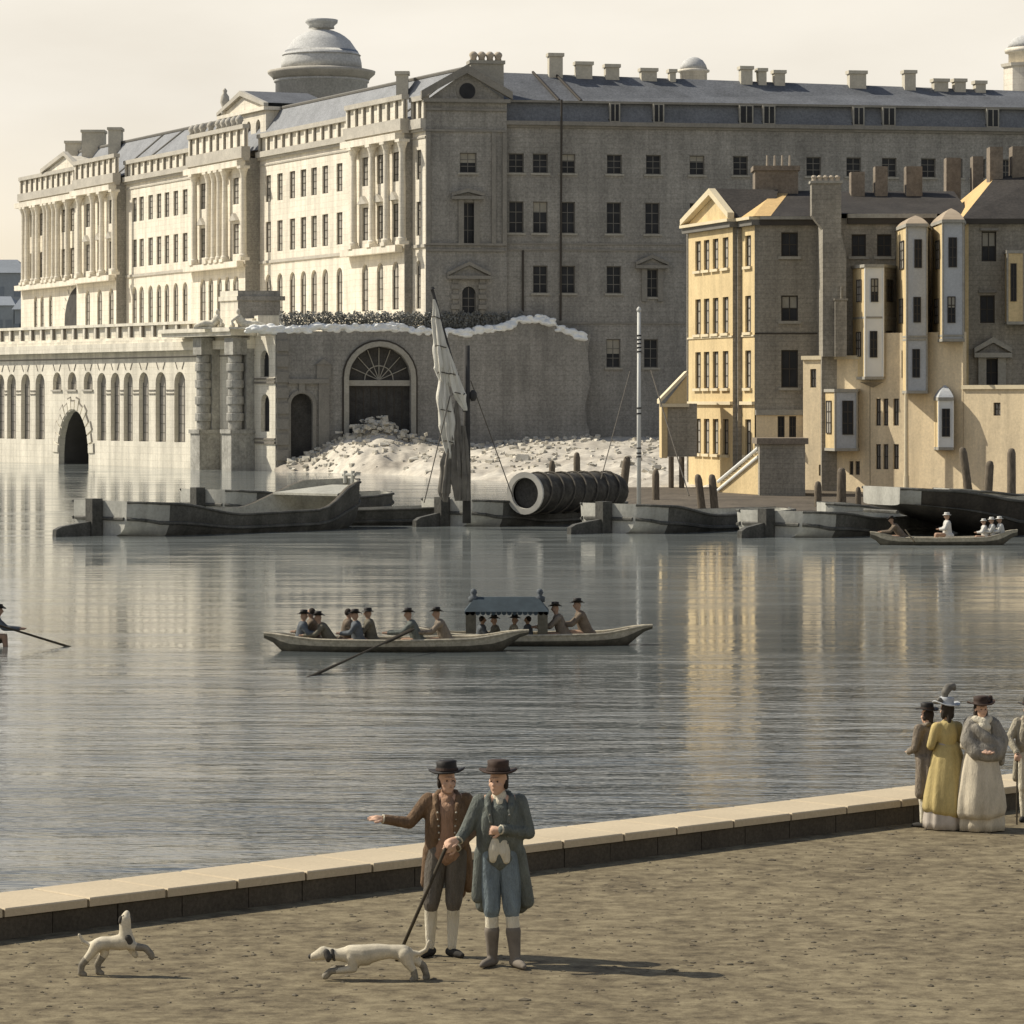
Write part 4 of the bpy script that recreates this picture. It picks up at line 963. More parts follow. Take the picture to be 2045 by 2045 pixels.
# ------------------------------------------------------------------ right-hand house
d3 = 242.0; WC = WF(d3)
hC_ = thing('hipped_house', WC.pt(WC.a(2000), 0), 'brown house at the right edge with a sunlit orange hip and a pedimented door', 'house')
aC0_, aC1_ = WC.a(1934), WC.a(2130); ev3 = hz(437, d3)
cw = [W(WC.a(1975), 1.02, (hz(522, d3), hz(462, d3))), W(WC.a(1972), 1.02, (hz(645, d3), hz(590, d3))), W(WC.a(1980), 1.25, (hz(771, d3), hz(717, d3)))]
facade(hC_, WC, aC0_, aC1_, 0, ev3, cw, 0, HB, G2, FD, depth=.25, bars=(1, 1))
aedicule(WC, hC_, 1944, 2019, 714, 676, 1953, 2008, 771, 0, 'range_light', name='door_surround')
mb = MB()
for (y, px) in ((459, 1975), (583, 1972)): mb.box(WC, WC.a(px-18), WC.a(px+18), hz(y, d3)-.05, hz(y, d3)+.1, .003, .25)
mb.build_each('hood', M('range_trim'), hC_)
mb = MB(); x = WC.pt(aC0_, 0).x
mb.add([(x, d3, 0), (x, 266, 0), (x, 266, ev3), (x, d3, ev3)], [(0, 1, 2, 3)]); mb.box(WC, aC0_-.32, aC0_-.003, 0, ev3, -.6, .12, 0)
mb.build('side_wall', [YS], hC_, recalc=False)  # yellow here paints sunlight onto the brown house's left side
mb = MB(); xr = P(1987, 800, 250).x; zr3 = hz(354, 250); x2 = WC.pt(aC1_, 0).x; s0 = .4
pL = [(x-.5, d3-.4, ev3-.0), (x-.5, 268, ev3), (xr, 254, zr3+.2), (xr, 250, zr3)]
mb.add(pL, [(0, 1, 2, 3)], 1)
mb.add([(x-.5, d3-.4, ev3), (x2, d3-.4, ev3), (x2, 250, zr3+.35), (xr, 250, zr3)], [(0, 1, 2, 3)], 0)
mb.add([(x2, 268, ev3), (x-.5, 268, ev3), (xr, 254, zr3+.2), (x2, 254, zr3+.35)], [(0, 1, 2, 3)], 0); mb.add([(xr, 250, zr3), (x2, 250, zr3+.35), (x2, 254, zr3+.35), (xr, 254, zr3+.2)], [(0, 1, 2, 3)], 0)
mb.box(WC, aC0_-.5, aC1_, ev3-.35, ev3-.003, .003, .42, 2)
mb.build('roof', M('tile_dark', 'sunlit_tile', 'frame_dark'), hC_, recalc=False)
for (px0, px1, y0, y1) in ((1977, 2003, 293, 362), (2022, 2052, 292, 352)): chimney(hC_, WF(249.5), px0, px1, y0, y1, 1.8, 0, m='chimney_brick', down=2, cap=False)
bay(hC_, 'turret_bay', 1862, 1883, 1924, 1929, 238.5, 243.9, 445, 676, [(1870, 1877, 477, 535), (1868, 1875, 594, 645)], [(1894, 1911, 474, 534), (1892, 1908, 592, 645)], [], cap=412, cols=('yellow_stucco', 'bay_grey', 'house_brick'), strings=(670,))
bay(hC_, 'bay', 2007, 2012, 2045, 2062, 240.6, 241.95, 506, 642, [], [(2018, 2030, 526, 602)], [], cols=('yellow_stucco', 'yellow_stucco', 'house_brick'))
# ------------------------------------------------------------------ low sunlit riverside buildings
l0 = P(1604, 800, 248.5); LW = Fr((l0.x, l0.y), (.74, -.67))
PS = MATS['pale_stucco']; GL2 = MATS['glass_lit']
def low(name, label, px0, px1, ytop, wins, cat, ledge=True, doorw=None, back=6.0):
    a0, a1 = LW.a(px0), LW.a(px1); h1 = LW.h((px0+px1)/2, ytop)
    t = thing(name, LW.pt((a0+a1)/2, 0), label, cat)
    ws = []
    for (q0, q1, y0, y1, *r) in wins:
        w0, w1 = LW.a(q0), LW.a(q1); ws.append((w0, w1, LW.h(q0, y1), LW.h(q0, y0), (w1-w0)/2 if r else 0))
    facade(t, LW, a0, a1, -1, h1, ws, 0, PS, GL2, FD, depth=.18, bars=(1, 1))
    mb = MB(); bk = Vector((1.2, back, 0)) 
    pa, pb = LW.pt(a0, 0), LW.pt(a1, 0)
    for (u, v) in ((pa, pa+Vector((.3, back, 0))), (pb, pb+Vector((.3, back, 0)))):
        mb.add([(u.x, u.y, -1), (v.x, v.y, -1), (v.x, v.y, h1), (u.x, u.y, h1)], [(0, 1, 2, 3)])
    mb.add([(pa.x, pa.y, h1), (pb.x, pb.y, h1), (pb.x+.3, pb.y+back, h1), (pa.x+.3, pa.y+back, h1)], [(0, 1, 2, 3)])
    mb.build('side_wall', [PS], t, recalc=False)
    if ledge:
        mb = MB(); mb.box(LW, a0-.08, a1+.05, h1+.003, h1+.28, -.4, .15); mb.build('ledge', M('yellow_trim'), t)
    return t
lo1 = low('waterside_house', 'low sunlit ochre house at the water with a grey box window and small scattered openings', 1604, 1737, 718, [(1618, 1630, 737, 774), (1635, 1645, 928, 950), (1655, 1665, 950, 970), (1696, 1704, 921, 948), (1708, 1717, 921, 948)], 'house', back=4)
bay(lo1, 'box_window', 1644, 1668, 1711, 1723, 244.4, 246.9, 783, 895, [(1651, 1661, 800, 866)], [(1682, 1704, 800, 868)], [], cols=('yellow_stucco', 'bay_grey', 'house_brick'))
lo2 = low('waterside_house', 'narrow sunlit ochre house with two rows of three windows beside the tall bay post', 1738, 1923, 664, [(q0, q1, y0, y1) for (y0, y1) in ((796, 850), (887, 937)) for (q0, q1) in ((1749, 1759), (1764, 1774), (1784, 1795))], 'house', ledge=False, back=.5)
lo3 = low('waterside_wall', 'broad blank sunlit ochre wall at the right edge below the pedimented door', 1924, 2130, 777, [(1984, 1998, 804, 830)], 'wall', back=.7)
bay(lo2, 'oriel', 1864, 1875, 1903, 1908, 239.0, 241.4, 800, 893, [], [(1881, 1897, 816, 872)], [], cap=769, cols=('yellow_stucco', 'bay_white', 'house_brick'), ledge=True, capm='bay_grey')
# dark waterside block with its stair
fk = WF(238); t = thing('landing_tower', fk.pt(fk.a(1563), 0), 'dark square block with a heavy cap standing in the water before the ochre house', 'tower')
mb = MB(); mb.box(fk, fk.a(1517), fk.a(1608), -1, hz(887, 238), -4.5, 0, 0); mb.build('wall', M('house_brick'), t)
mb = MB(); mb.box(fk, fk.a(1511), fk.a(1614), hz(887, 238)+.003, hz(875, 238), -4.7, .22); mb.build('cap', M('chimney_brick'), t)
t = thing('stair', P(1475, 1000, 245), 'sloping pale stair with rail climbing to the dark landing block', 'stair')
mb = MB(); pA, pB = P(1434, 972, 244), P(1514, 905, 239.5)
k = 14
for i in range(k):
    q = pA+(pB-pA)*(i/k); q2 = pA+(pB-pA)*((i+1)/k); mb.col([Vector((q.x, q.y, 0)), Vector((q2.x, q2.y, 0)), Vector((q2.x+.3, q2.y+1.6, 0)), Vector((q.x+.3, q.y+1.6, 0))], .2, q2.z)
mb.build('steps', M('yellow_stucco'), t)
mb = MB()
for dz_ in (.35, -.25): mb.cyl(pA+Vector((0, -.1, dz_)), pB+Vector((0, -.1, dz_)), .12, .12, 8)
mb.build_each('handrail', M('bay_white'), t)
# shed
fs = WF(252); t = thing('boat_shed', fs.pt(fs.a(1350), 0), 'small lean-to shed on posts against the ochre house', 'shed')
mb = MB(); s0, s1 = fs.a(1333), fs.a(1392); z0, z1 = hz(912, 252), hz(806, 252); mb.box(fs, s0, s1, z0, z1, -4, 0, 0); mb.build('wall', M('house_brick'), t)
mb = MB(); mb.box(fs, s0-.42, s0-.003, z0-.1, z1, -4, .05, 0); mb.build('lit_edge', M('yellow_stucco'), t)  # pale strip paints the sunlit left edge of the shed
zt = hz(749, 252); e0 = fs.a(1317); e1 = fs.a(1372); mb = MB()
mb.prism([fs.pt(e0, z1, .2), fs.pt(e1, zt, .2), fs.pt(e1, zt+.3, .2), fs.pt(e0, z1+.3, .2)], (0, 4.4, 0), 0); mb.prism([fs.pt(e0+.4, z1+.003, .0), fs.pt(e1, z1+.003, .0), fs.pt(e1, zt-.05, .0)], (0, .2, 0), 1); mb.box(fs, e0, fs.a(1376), z1-.25, z1-.003, .003, .3, 0)
mb.build('roof', M('yellow_trim', 'yellow_stucco'), t)
for px in (1340, 1361): mb = MB(); mb.cyl((fs.pt(fs.a(px), 0).x, 251.7, -.3), (fs.pt(fs.a(px), 0).x, 251.7, z0), .2, .2, 10); mb.build('post', M('pile_wood'), t)
# foreshore
mb = MB(); fo = [(1235, 1012), (1300, 1036), (1400, 1040), (1520, 1042), (1640, 1038), (1760, 1030), (1900, 1024), (2100, 1015)]
vs = []
for (px, y) in fo:
    d0 = HW*FL/(y-HY)
    for k in range(5):
        q = P(px, 800, d0+(253-d0)*k/4); vs.append((q.x, q.y, -.15+.9*(k/4)**.7))
mb.add(vs, [(i*5+j, (i+1)*5+j, (i+1)*5+j+1, i*5+j+1) for i in range(len(fo)-1) for j in range(4)])
tag(mb.build('foreshore', M('mud'), None, smooth=True, recalc=False), kind='structure')
# ground behind everything
mb = MB(); mb.add([(-900, 480, -.2), (-40, 362, -.2), (200, 260, -.2), (900, 240, -.2), (3000, 3500, -.2), (-3000, 3500, -.2)], [(0, 1, 2, 3, 4, 5)])
tag(mb.build('far_bank_ground', M('mud'), None, recalc=False), kind='structure')
# ================================================================== piles and poles
def pile(px0, px1, pyt, pyb, lab, lean=0.0, d=None):
    d = d or HW*FL/(max(pyb, 1000)+12-HY); c = (px0+px1)/2; r = (px1-px0)/2*d/FL
    p = P(c, 800, d); zt = hz(pyt, d)
    mb = MB(); mb.lathe((0, 0, 0), [(r*1.0, -1.5), (r*1.05, 0), (r*.98, zt*.4), (r*.95, zt-.35), (r*.7, zt-.08), (r*.25, zt)], 12)
    for v in mb.v: v.x += -lean*v.z
    for v in mb.v: v += Vector((p.x, p.y, 0))
    o = mb.build('mooring_pile', M('pile_wood'), None, smooth=True, origin=(p.x, p.y, 0)); tag(o, lab, 'pile', 'timber mooring piles along the far shore')
pile(1096, 1109, 919, 960, 'leftmost short timber pile standing behind the round cargo tilt', d=208)
pile(1145, 1159, 903, 955, 'middle timber pile standing behind the round cargo tilt', d=208)
pile(1229, 1246, 911, 965, 'leaning timber pile at the right end of the round cargo tilt', -.12, d=206)
pile(1302, 1317, 937, 990, 'short timber pile just right of the white banded pole', d=232)
pile(1395, 1411, 947, 1030, 'left one of two tall piles before the ochre house', .12, d=216)
pile(1420, 1436, 947, 1030, 'right one of two tall piles at the stair foot', .08, d=216)
pile(1466, 1478, 967, 996, 'small stump of a pile against the ochre house wall', d=243)
pile(1491, 1503, 962, 998, 'second small pile stump by the dark landing block', d=241)
pile(1626, 1641, 961, 1015, 'pile just right of the dark landing block', d=222)
pile(1671, 1690, 934, 1012, 'tall round topped pile under the grey box window', d=226)
pile(1708, 1720, 972, 1014, 'thin short pile left of the big beached barge', d=224)
pile(1931, 1948, 893, 980, 'tall pile leaning left behind the big barge', .14, d=224)
pile(1962, 1980, 920, 985, 'shorter pile between two tall ones behind the big barge', -.06, d=223)
pile(2011, 2029, 895, 994, 'tallest upright pile at the far right behind the barge', d=221)
fp = P(1276, 800, 220); t = thing('banded_pole', (fp.x, fp.y, 0), 'tall white banded pole standing among the boats', 'pole')
mb = MB(); mb.cyl((fp.x, fp.y, -1), (fp.x, fp.y, hz(622, 220)), .145, .11, 12); mb.lathe((fp.x, fp.y, hz(622, 220)+.002), [(.14, 0), (.15, .12), (.08, .26), (.02, .3)], 10); mb.build('shaft', M('mast_white'), t, smooth=True)
mb = MB()
for y in (670, 678, 686, 694, 702, 815, 826, 895, 905, 912):
    mb.lathe((fp.x, fp.y, hz(y, 220)), [(.135, -.05), (.16, -.04), (.16, .04), (.135, .05)], 12)
mb.build_each('iron_band', M('mast_dark'), t)
# ================================================================== boats
def hull_mesh(mb, O, th, L, half, keel, sheer, mi, thick=.14, n=22, seg=11, floor=.25, pw=.55):
    cx, sx = math.cos(th), math.sin(th)
    T = lambda x, y, z: Vector((O[0]+x*cx-y*sx, O[1]+x*sx+y*cx, z))
    rows_o = []; rows_i = []
    for i in range(n+1):
        t = i/n; x = L*t; hw = half(t); zk = keel(t); zs = sheer(t)
        ro = []; ri = []
        for j in range(seg):
            f = -math.pi/2+math.pi*j/(seg-1)
            s_ = math.copysign(abs(math.sin(f))**pw, math.sin(f)); c = abs(math.cos(f))**pw
            ro.append(T(x, hw*s_, zs-(zs-zk)*c))
            k = max(.02, hw-thick); zi = max(zk+thick, floor) if zs > floor+.3 else zk+thick
            xi = min(max(x, thick), L-thick)
            ri.append(T(xi, k*s_, zs-(zs-zi)*c))
        rows_o.append(ro); rows_i.append(ri)
    for i in range(n):
        for j in range(seg-1):
            mb.add([rows_o[i][j], rows_o[i+1][j], rows_o[i+1][j+1], rows_o[i][j+1]], [(0, 1, 2, 3)], mi((i+.5)/n, j, seg, 0))
            mb.add([rows_i[i][j], rows_i[i+1][j], rows_i[i+1][j+1], rows_i[i][j+1]], [(3, 2, 1, 0)], mi((i+.5)/n, j, seg, 1))
        for j in (0, seg-1):
            mb.add([rows_o[i][j], rows_o[i+1][j], rows_i[i+1][j], rows_i[i][j]], [(0, 1, 2, 3)], mi((i+.5)/n, j, seg, 2))
    for rw, rv in ((rows_o[0], rows_i[0]), (rows_o[-1], rows_i[-1])):
        k = mi(0 if rw is rows_o[0] else 1, 5, seg, 0)
        mb.add(rw, [tuple(range(len(rw)))], k); mb.add(rv, [tuple(range(len(rv)))], mi(0.5, 5, seg, 1))
    return T
def soften(o, ang=38):
    bm = bmesh.new(); bm.from_mesh(o.data); bmesh.ops.remove_doubles(bm, verts=bm.verts, dist=.004); bmesh.ops.recalc_face_normals(bm, faces=bm.faces)
    for f in bm.faces: f.smooth = True
    for e in bm.edges:
        e.smooth = len(e.link_faces) == 2 and e.calc_face_angle(3) < math.radians(ang)
    bm.to_mesh(o.data); bm.free()
def interp(ks):
    def f(t):
        for i in range(len(ks)-1):
            if t <= ks[i+1][0]:
                u = (t-ks[i][0])/(ks[i+1][0]-ks[i][0]); u = u*u*(3-2*u); return ks[i][1]*(1-u)+ks[i+1][1]*u
        return ks[-1][1]
    return f
def barge(px, d, L, Wd, th, label, sh=(1.8, 1.0, 2.2), rudder=True, light=.24, deck=True, tiller=False, sc=1.0, z=0, cat='barge', bowpost=False):
    O = P(px, 800, d); t = thing('barge', (O.x, O.y, 0), label, cat, 'barges moored along the far shore')
    half = interp([(0, Wd*.34), (.02, Wd*.42), (.06, Wd*.485), (.12, Wd*.5), (.72, Wd*.5), (.9, Wd*.36), (1, Wd*.08)])
    keel = interp([(0, -.1), (.10, -.5), (.85, -.5), (1, .7)])
    sheer = interp([(0, sh[0]), (.12, sh[0]*.96), (.40, sh[1]), (.68, sh[1]*1.08), (.93, sh[2]), (1, sh[2]*1.03)])
    if z:
        k0 = keel; keel = lambda t_: k0(t_)+z
        s0_ = sheer; sheer = lambda t_: s0_(t_)
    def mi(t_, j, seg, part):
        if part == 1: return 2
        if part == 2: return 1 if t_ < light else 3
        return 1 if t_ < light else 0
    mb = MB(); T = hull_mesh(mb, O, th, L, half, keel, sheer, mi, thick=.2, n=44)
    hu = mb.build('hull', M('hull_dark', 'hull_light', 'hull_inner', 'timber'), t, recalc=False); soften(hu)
    for s_ in (-1, 1):
        mb = MB()
        for (k0_, hh) in ((.52, .16), (.97, .12)):
            pts = []
            for i in range(27):
                u = i/26; zs = sheer(u); zk = keel(u); f = k0_
                # position on the section at height fraction f
                zz_ = zk+(zs-zk)*f; c = 1-f; sfun = (max(0, 1-(c**(1/.55))**2))**.5
                pts.append(T(L*u, s_*(half(u)*(sfun**.55)+.03), zz_))
            mb.tube(pts, hh*.6, 6, 0)
        mb.build('wale', M('hull_dark'), t)
    mb = MB()
    pr = []
    for yy in (-1, -.6, -.2, .2, .6, 1):
        pr.append(T(-.03, yy*half(0)*.9, keel(0)+(sheer(0)-keel(0))*.52))
    mb.tube(pr, .1, 6, 0)
    mb.build('stern_rail', M('hull_dark'), t)
    if deck:
        mb = MB(); k = sheer(.2)-.35
        v = [T(.25, -half(.02)*.9, sheer(0)-.3), T(L*.2, -half(.2)*.93, k), T(L*.2, half(.2)*.93, k), T(.25, half(.02)*.9, sheer(0)-.3)]
        mb.add(v+[p-Vector((0, 0, .12)) for p in v], [(0, 1, 2, 3), (7, 6, 5, 4), (0, 4, 5, 1), (1, 5, 6, 2), (2, 6, 7, 3), (3, 7, 4, 0)])
        for u in (.34, .5, .64):
            for yy in (0,):
                a = T(L*u-.12, -half(u)+.12, sheer(u)-.3); b = T(L*u+.12, half(u)-.12, sheer(u)-.3); c = T(L*u+.12, -half(u)+.12, sheer(u)-.3); e = T(L*u-.12, half(u)-.12, sheer(u)-.3)
                mb.add([a, c, b, e]+[q-Vector((0, 0, .15)) for q in (a, c, b, e)], [(0, 1, 2, 3), (7, 6, 5, 4), (0, 4, 5, 1), (1, 5, 6, 2), (2, 6, 7, 3), (3, 7, 4, 0)])
        k2 = sheer(.86)-.4
        v = [T(L*.8, -half(.8)*.92, k2), T(L*.96, -half(.96)*.8, sheer(.96)-.3), T(L*.96, half(.96)*.8, sheer(.96)-.3), T(L*.8, half(.8)*.92, k2)]
        mb.add(v+[p-Vector((0, 0, .12)) for p in v], [(0, 1, 2, 3), (7, 6, 5, 4), (0, 4, 5, 1), (1, 5, 6, 2), (2, 6, 7, 3), (3, 7, 4, 0)])
        mb.build('deck', M('hull_inner'), t)
    if bowpost:
        mb = MB()
        for (yy) in (-.3, .3): mb.cyl(T(L*.985, yy, sh[2]-.2), T(L*.985, yy, sh[2]+.5), .13, .11, 8)
        mb.cyl(T(L*.985, -.5, sh[2]+.28), T(L*.985, .5, sh[2]+.28), .1, .1, 8)
        mb.build('bow_bitts', M('hull_light'), t)
    if rudder:
        mb = MB()
        def rb(x0, x1, y0, y1, z0, z1):
            v = [T(x, y, zz_) for zz_ in (z0, z1) for y in (y0, y1) for x in (x0, x1)]
            mb.add(v, [(0, 1, 3, 2), (4, 6, 7, 5), (0, 4, 5, 1), (2, 3, 7, 6), (0, 2, 6, 4), (1, 5, 7, 3)])
        rb(-.75, -.06, -.28, .28, -.5, sh[0]+.12); 
        v = [T(x, y, zz_) for y in (-.15, .15) for (x, zz_) in ((-.755, -.4), (-.755, .74), (-1.5*sc, .66), (-2.6*sc, .52), (-3.0*sc, .36), (-3.05*sc, -.4))]
        mb.add(v, [(0, 1, 2, 3, 4, 5), (11, 10, 9, 8, 7, 6)]+[(i, (i+1) % 6, 6+(i+1) % 6, 6+i) for i in range(6)])
        o = mb.build('rudder', M('hull_dark'), t)
    return t, T
D2 = lambda y: HW*FL/(y-HY)
barge(200, D2(1069), 18.0, 6.4, .80, 'nearest big barge at the left with its light stern and raised bow', (1.8, 1.05, 2.6), bowpost=True, light=.11)
barge(405, D2(1036), 15, 5.8, .80, 'second barge half hidden behind the nearest big barge', (1.75, 1.1, 1.3), sc=.5, light=.12)
barge(893, D2(1050), 14, 5.7, .80, 'barge with furled sail carrying the round cargo tilt', (1.5, .9, 1.1), sc=.85, light=.12)
barge(640, D2(1048), 10, 3.5, .10, 'low dark lighter between the big barge and the sailing barge', (.9, .95, 1.0), rudder=False, light=0)
barge(1216, D2(1064), 14, 5.7, .78, 'barge in the middle with light stern and dark hull below the white banded pole', (1.55, .9, 1.0), sc=1.0, light=.12)
barge(1540, D2(1072), 14, 6.0, .82, 'barge with oval light stern before the dark landing block', (1.35, .9, 1.0), sc=.85, light=.12)
barge(1640, D2(1050), 11, 3.6, .12, 'low lighter with pale boards right of the landing block', (1.3, .9, 1.3), rudder=False, light=.45)
barge(1880, 200, 13, 4.2, .20, 'barge lying behind the big beached hull at the right edge', (2.0, 1.6, 1.8), rudder=False, light=.32)
# the big raised barge at the right: bluff overhanging stern
tb, T = barge(1760, D2(1070), 19, 5.6, .42, 'large dark beached barge with high overhanging light stern at the right', (2.55, 1.8, 1.9), rudder=False, light=.04)
# reshape its hull: the stern sweeps up out of the water
for ch in tb.children:
    if ch.name.startswith('hull') or ch.name.startswith('wale'):
        for v in ch.data.vertices:
            q = ch.data.vertices[v.index].co; x = q.x*math.cos(.42)+q.y*math.sin(.42)
            k = max(0.0, 1-x/6.5)
            if q.z < 1.9: q.z = q.z+(1.75-q.z)*k**.8*.92
    if ch.name.startswith('hull'):
        ch.data.materials[0] = MATS['beached_hull']
        for f in ch.data.polygons:
            if f.material_index == 1 and f.center.z < 1.78: f.material_index = 0
# foresail barge gear
bm_ = P(932, 800, 191.5)
mast = thing('mast', (bm_.x, bm_.y, .8), 'dark mast with a long sprit and a furled pale sail on the sailing barge', 'mast')
mb = MB(); mb.cyl((bm_.x, bm_.y, .3), (bm_.x, bm_.y, hz(690, 191.5)), .24, .17, 12); mb.lathe((bm_.x+.35, bm_.y, hz(790, 191.5)), [(.1, -.3), (.22, -.1), (.2, .15), (.08, .3)], 10); mb.build('pole', M('mast_dark'), mast, smooth=True)
mb = MB(); s0, s1 = P(929, 822, 191.0), P(863, 578, 191.0); mb.cyl(s0, s1, .13, .09, 10); mb.cyl(s1, s1+(s1-s0)*.02, .17, .1, 10); mb.build('sprit', M('mast_dark'), mast)
blobs = []
def sp(px, py, dd=190.6): return P(px, py, dd)
rs = random.Random(5)
def cloth(name, strands, m):
    mb = MB()
    for (pts, folds, ph) in strands:
        fx = interp([(k/(len(pts)-1), p[0]) for k, p in enumerate(pts)]); fy = interp([(k/(len(pts)-1), p[1]) for k, p in enumerate(pts)]); fr_ = interp([(k/(len(pts)-1), p[2]) for k, p in enumerate(pts)])
        n, sg = 44, 40; vs = []
        for i in range(n+1):
            t = i/n; c = sp(fx(t)+1.6*NZ.noise(Vector((t*5, ph, 0))), fy(t), 190.7); r = fr_(t)
            for j in range(sg):
                a = 2*math.pi*j/sg; w = r*(1+.34*math.cos(folds*a+ph+t*3.2+1.2*NZ.noise(Vector((t*4, ph, 2))))+.14*math.cos((folds*2+1)*a-t*5)+.18*NZ.noise(Vector((math.cos(a), math.sin(a), t*9+ph))))
                vs.append(c+Vector((w*math.cos(a), w*.8*math.sin(a), 0)))
        mb.add(vs, [(i*sg+j, i*sg+(j+1) % sg, (i+1)*sg+(j+1) % sg, (i+1)*sg+j) for i in range(n) for j in range(sg)]+[tuple(range(sg)), tuple(n*sg+j for j in range(sg))])
    return mb.build(name, M(m), mast, smooth=True)
fs_ = cloth('furled_sail', [([(866, 598, .05), (872, 640, .20), (878, 690, .28), (884, 735, .34), (888, 768, .16)], 5, .3), ([(880, 655, .05), (888, 700, .20), (897, 740, .26), (902, 772, .10)], 4, 1.7),
    ([(894, 700, .06), (905, 745, .24), (917, 788, .28), (929, 820, .08)], 4, 2.6), ([(884, 742, .14), (887, 800, .32), (892, 850, .36), (899, 900, .24), (904, 934, .05)], 6, .9)], 'sail_white')
mb = MB()
for (x, y, r) in ((871, 634, .24), (880, 692, .34), (887, 745, .38), (905, 748, .30), (916, 786, .32), (889, 820, .38), (896, 882, .34)):
    c = sp(x, y, 190.7); mb.tube([c+Vector((r*math.cos(q*math.pi/6), r*.8*math.sin(q*math.pi/6), .06*math.sin(q))) for q in range(13)], .03, 5)
mb.build('gasket', M('rope'), fs_)
cloth('lower_sail', [([(896, 878, .08), (892, 930, .28), (888, 985, .26), (890, 1003, .10)], 5, .4), ([(911, 800, .06), (913, 880, .26), (917, 950, .40), (920, 1000, .26)], 6, 1.3), ([(925, 850, .1), (928, 920, .24), (929, 1000, .22)], 5, 2.2)], 'sail_brown')
mb = MB()
for (a, b, da, db) in (((899, 790), (847, 1004), 190.5, 189), ((940, 760), (1024, 992), 191.5, 193)):
    mb.cyl(P(*a, da), P(*b, db), .03, .03, 6)
mb.build_each('stay', M('rope'), mast)
mb = MB(); mb.cyl(P(1258, 742, 219.5), P(1200, 957, 200), .03, .03, 6); mb.cyl(P(1300, 740, 228), P(1376, 990, 218), .045, .045, 6)
o = mb.build('mooring_rope', M('rope'), None, origin=P(1258, 742, 219.5)); tag(o, 'thin slack ropes slanting down from the white banded pole to the boats', 'rope')
# round tilt over cargo
tl = thing('cargo_tilt', P(1130, 1010, 196), 'big dark barrel shaped cloth tilt with a pale open hoop at its left end', 'tilt')
cA, cB = P(1050, 985, 195.0), P(1222, 981, 203.0); rad = 1.12
ax = (cB-cA).normalized(); sd = Vector((ax.y, -ax.x, 0)).normalized(); up = Vector((0, 0, 1))
mb = MB(); n = 40; seg = 22; vs = []
for i in range(n+1):
    c = cA+(cB-cA)*(i/n)
    rr = rad*(1+.03*math.sin(i/n*math.pi*15.2)+.03*NZ.noise(Vector((i*.3, 0, 0)))) 
    for j in range(seg):
        f = 2*math.pi*j/seg; w = rr*(1+.03*math.sin(3*f+i*.5)); vs.append(c+sd*(w*math.cos(f))+up*(w*math.sin(f)*.98))
mb.add(vs, [(i*seg+j, i*seg+(j+1) % seg, (i+1)*seg+(j+1) % seg, (i+1)*seg+j) for i in range(n) for j in range(seg)]+[tuple(n*seg+j for j in range(seg))])
mb.build('cloth', M('tilt_cloth'), tl, smooth=True, recalc=True)
mb = MB()
for q in range(7):
    pts = []
    for j in range(25):
        f = math.pi*2*j/24; c = cA+(cB-cA)*((q+.7+.35*math.sin(f))/7.6); pts.append(c+sd*(rad*1.05*math.cos(f))+up*(rad*1.04*math.sin(f)))
    m2 = MB(); m2.tube(pts, .05, 6); m2.build('lashing', M('rope'), tl)
mb = MB(); vs = []
for (r0, off) in ((rad*1.04, .05), (rad*1.06, -.12), (rad*.78, -.12), (rad*.76, .05)):
    for j in range(28):
        f = 2*math.pi*j/28; vs.append(cA+ax*off+sd*(r0*math.cos(f))+up*(r0*math.sin(f)))
mb.add(vs, [(k*28+j, k*28+(j+1) % 28, ((k+1) % 4)*28+(j+1) % 28, ((k+1) % 4)*28+j) for k in range(4) for j in range(28)])
mb.build('hoop', M('tilt_rim'), tl)
mb = MB(); mb.add([cA+ax*.3+sd*(rad*.8*math.cos(2*math.pi*j/24))+up*(rad*.8*math.sin(2*math.pi*j/24)) for j in range(24)], [tuple(range(24))]); mb.build('shade_disc', M('gate_dark'), tl)  # dark disc stands in for the shade inside the tilt
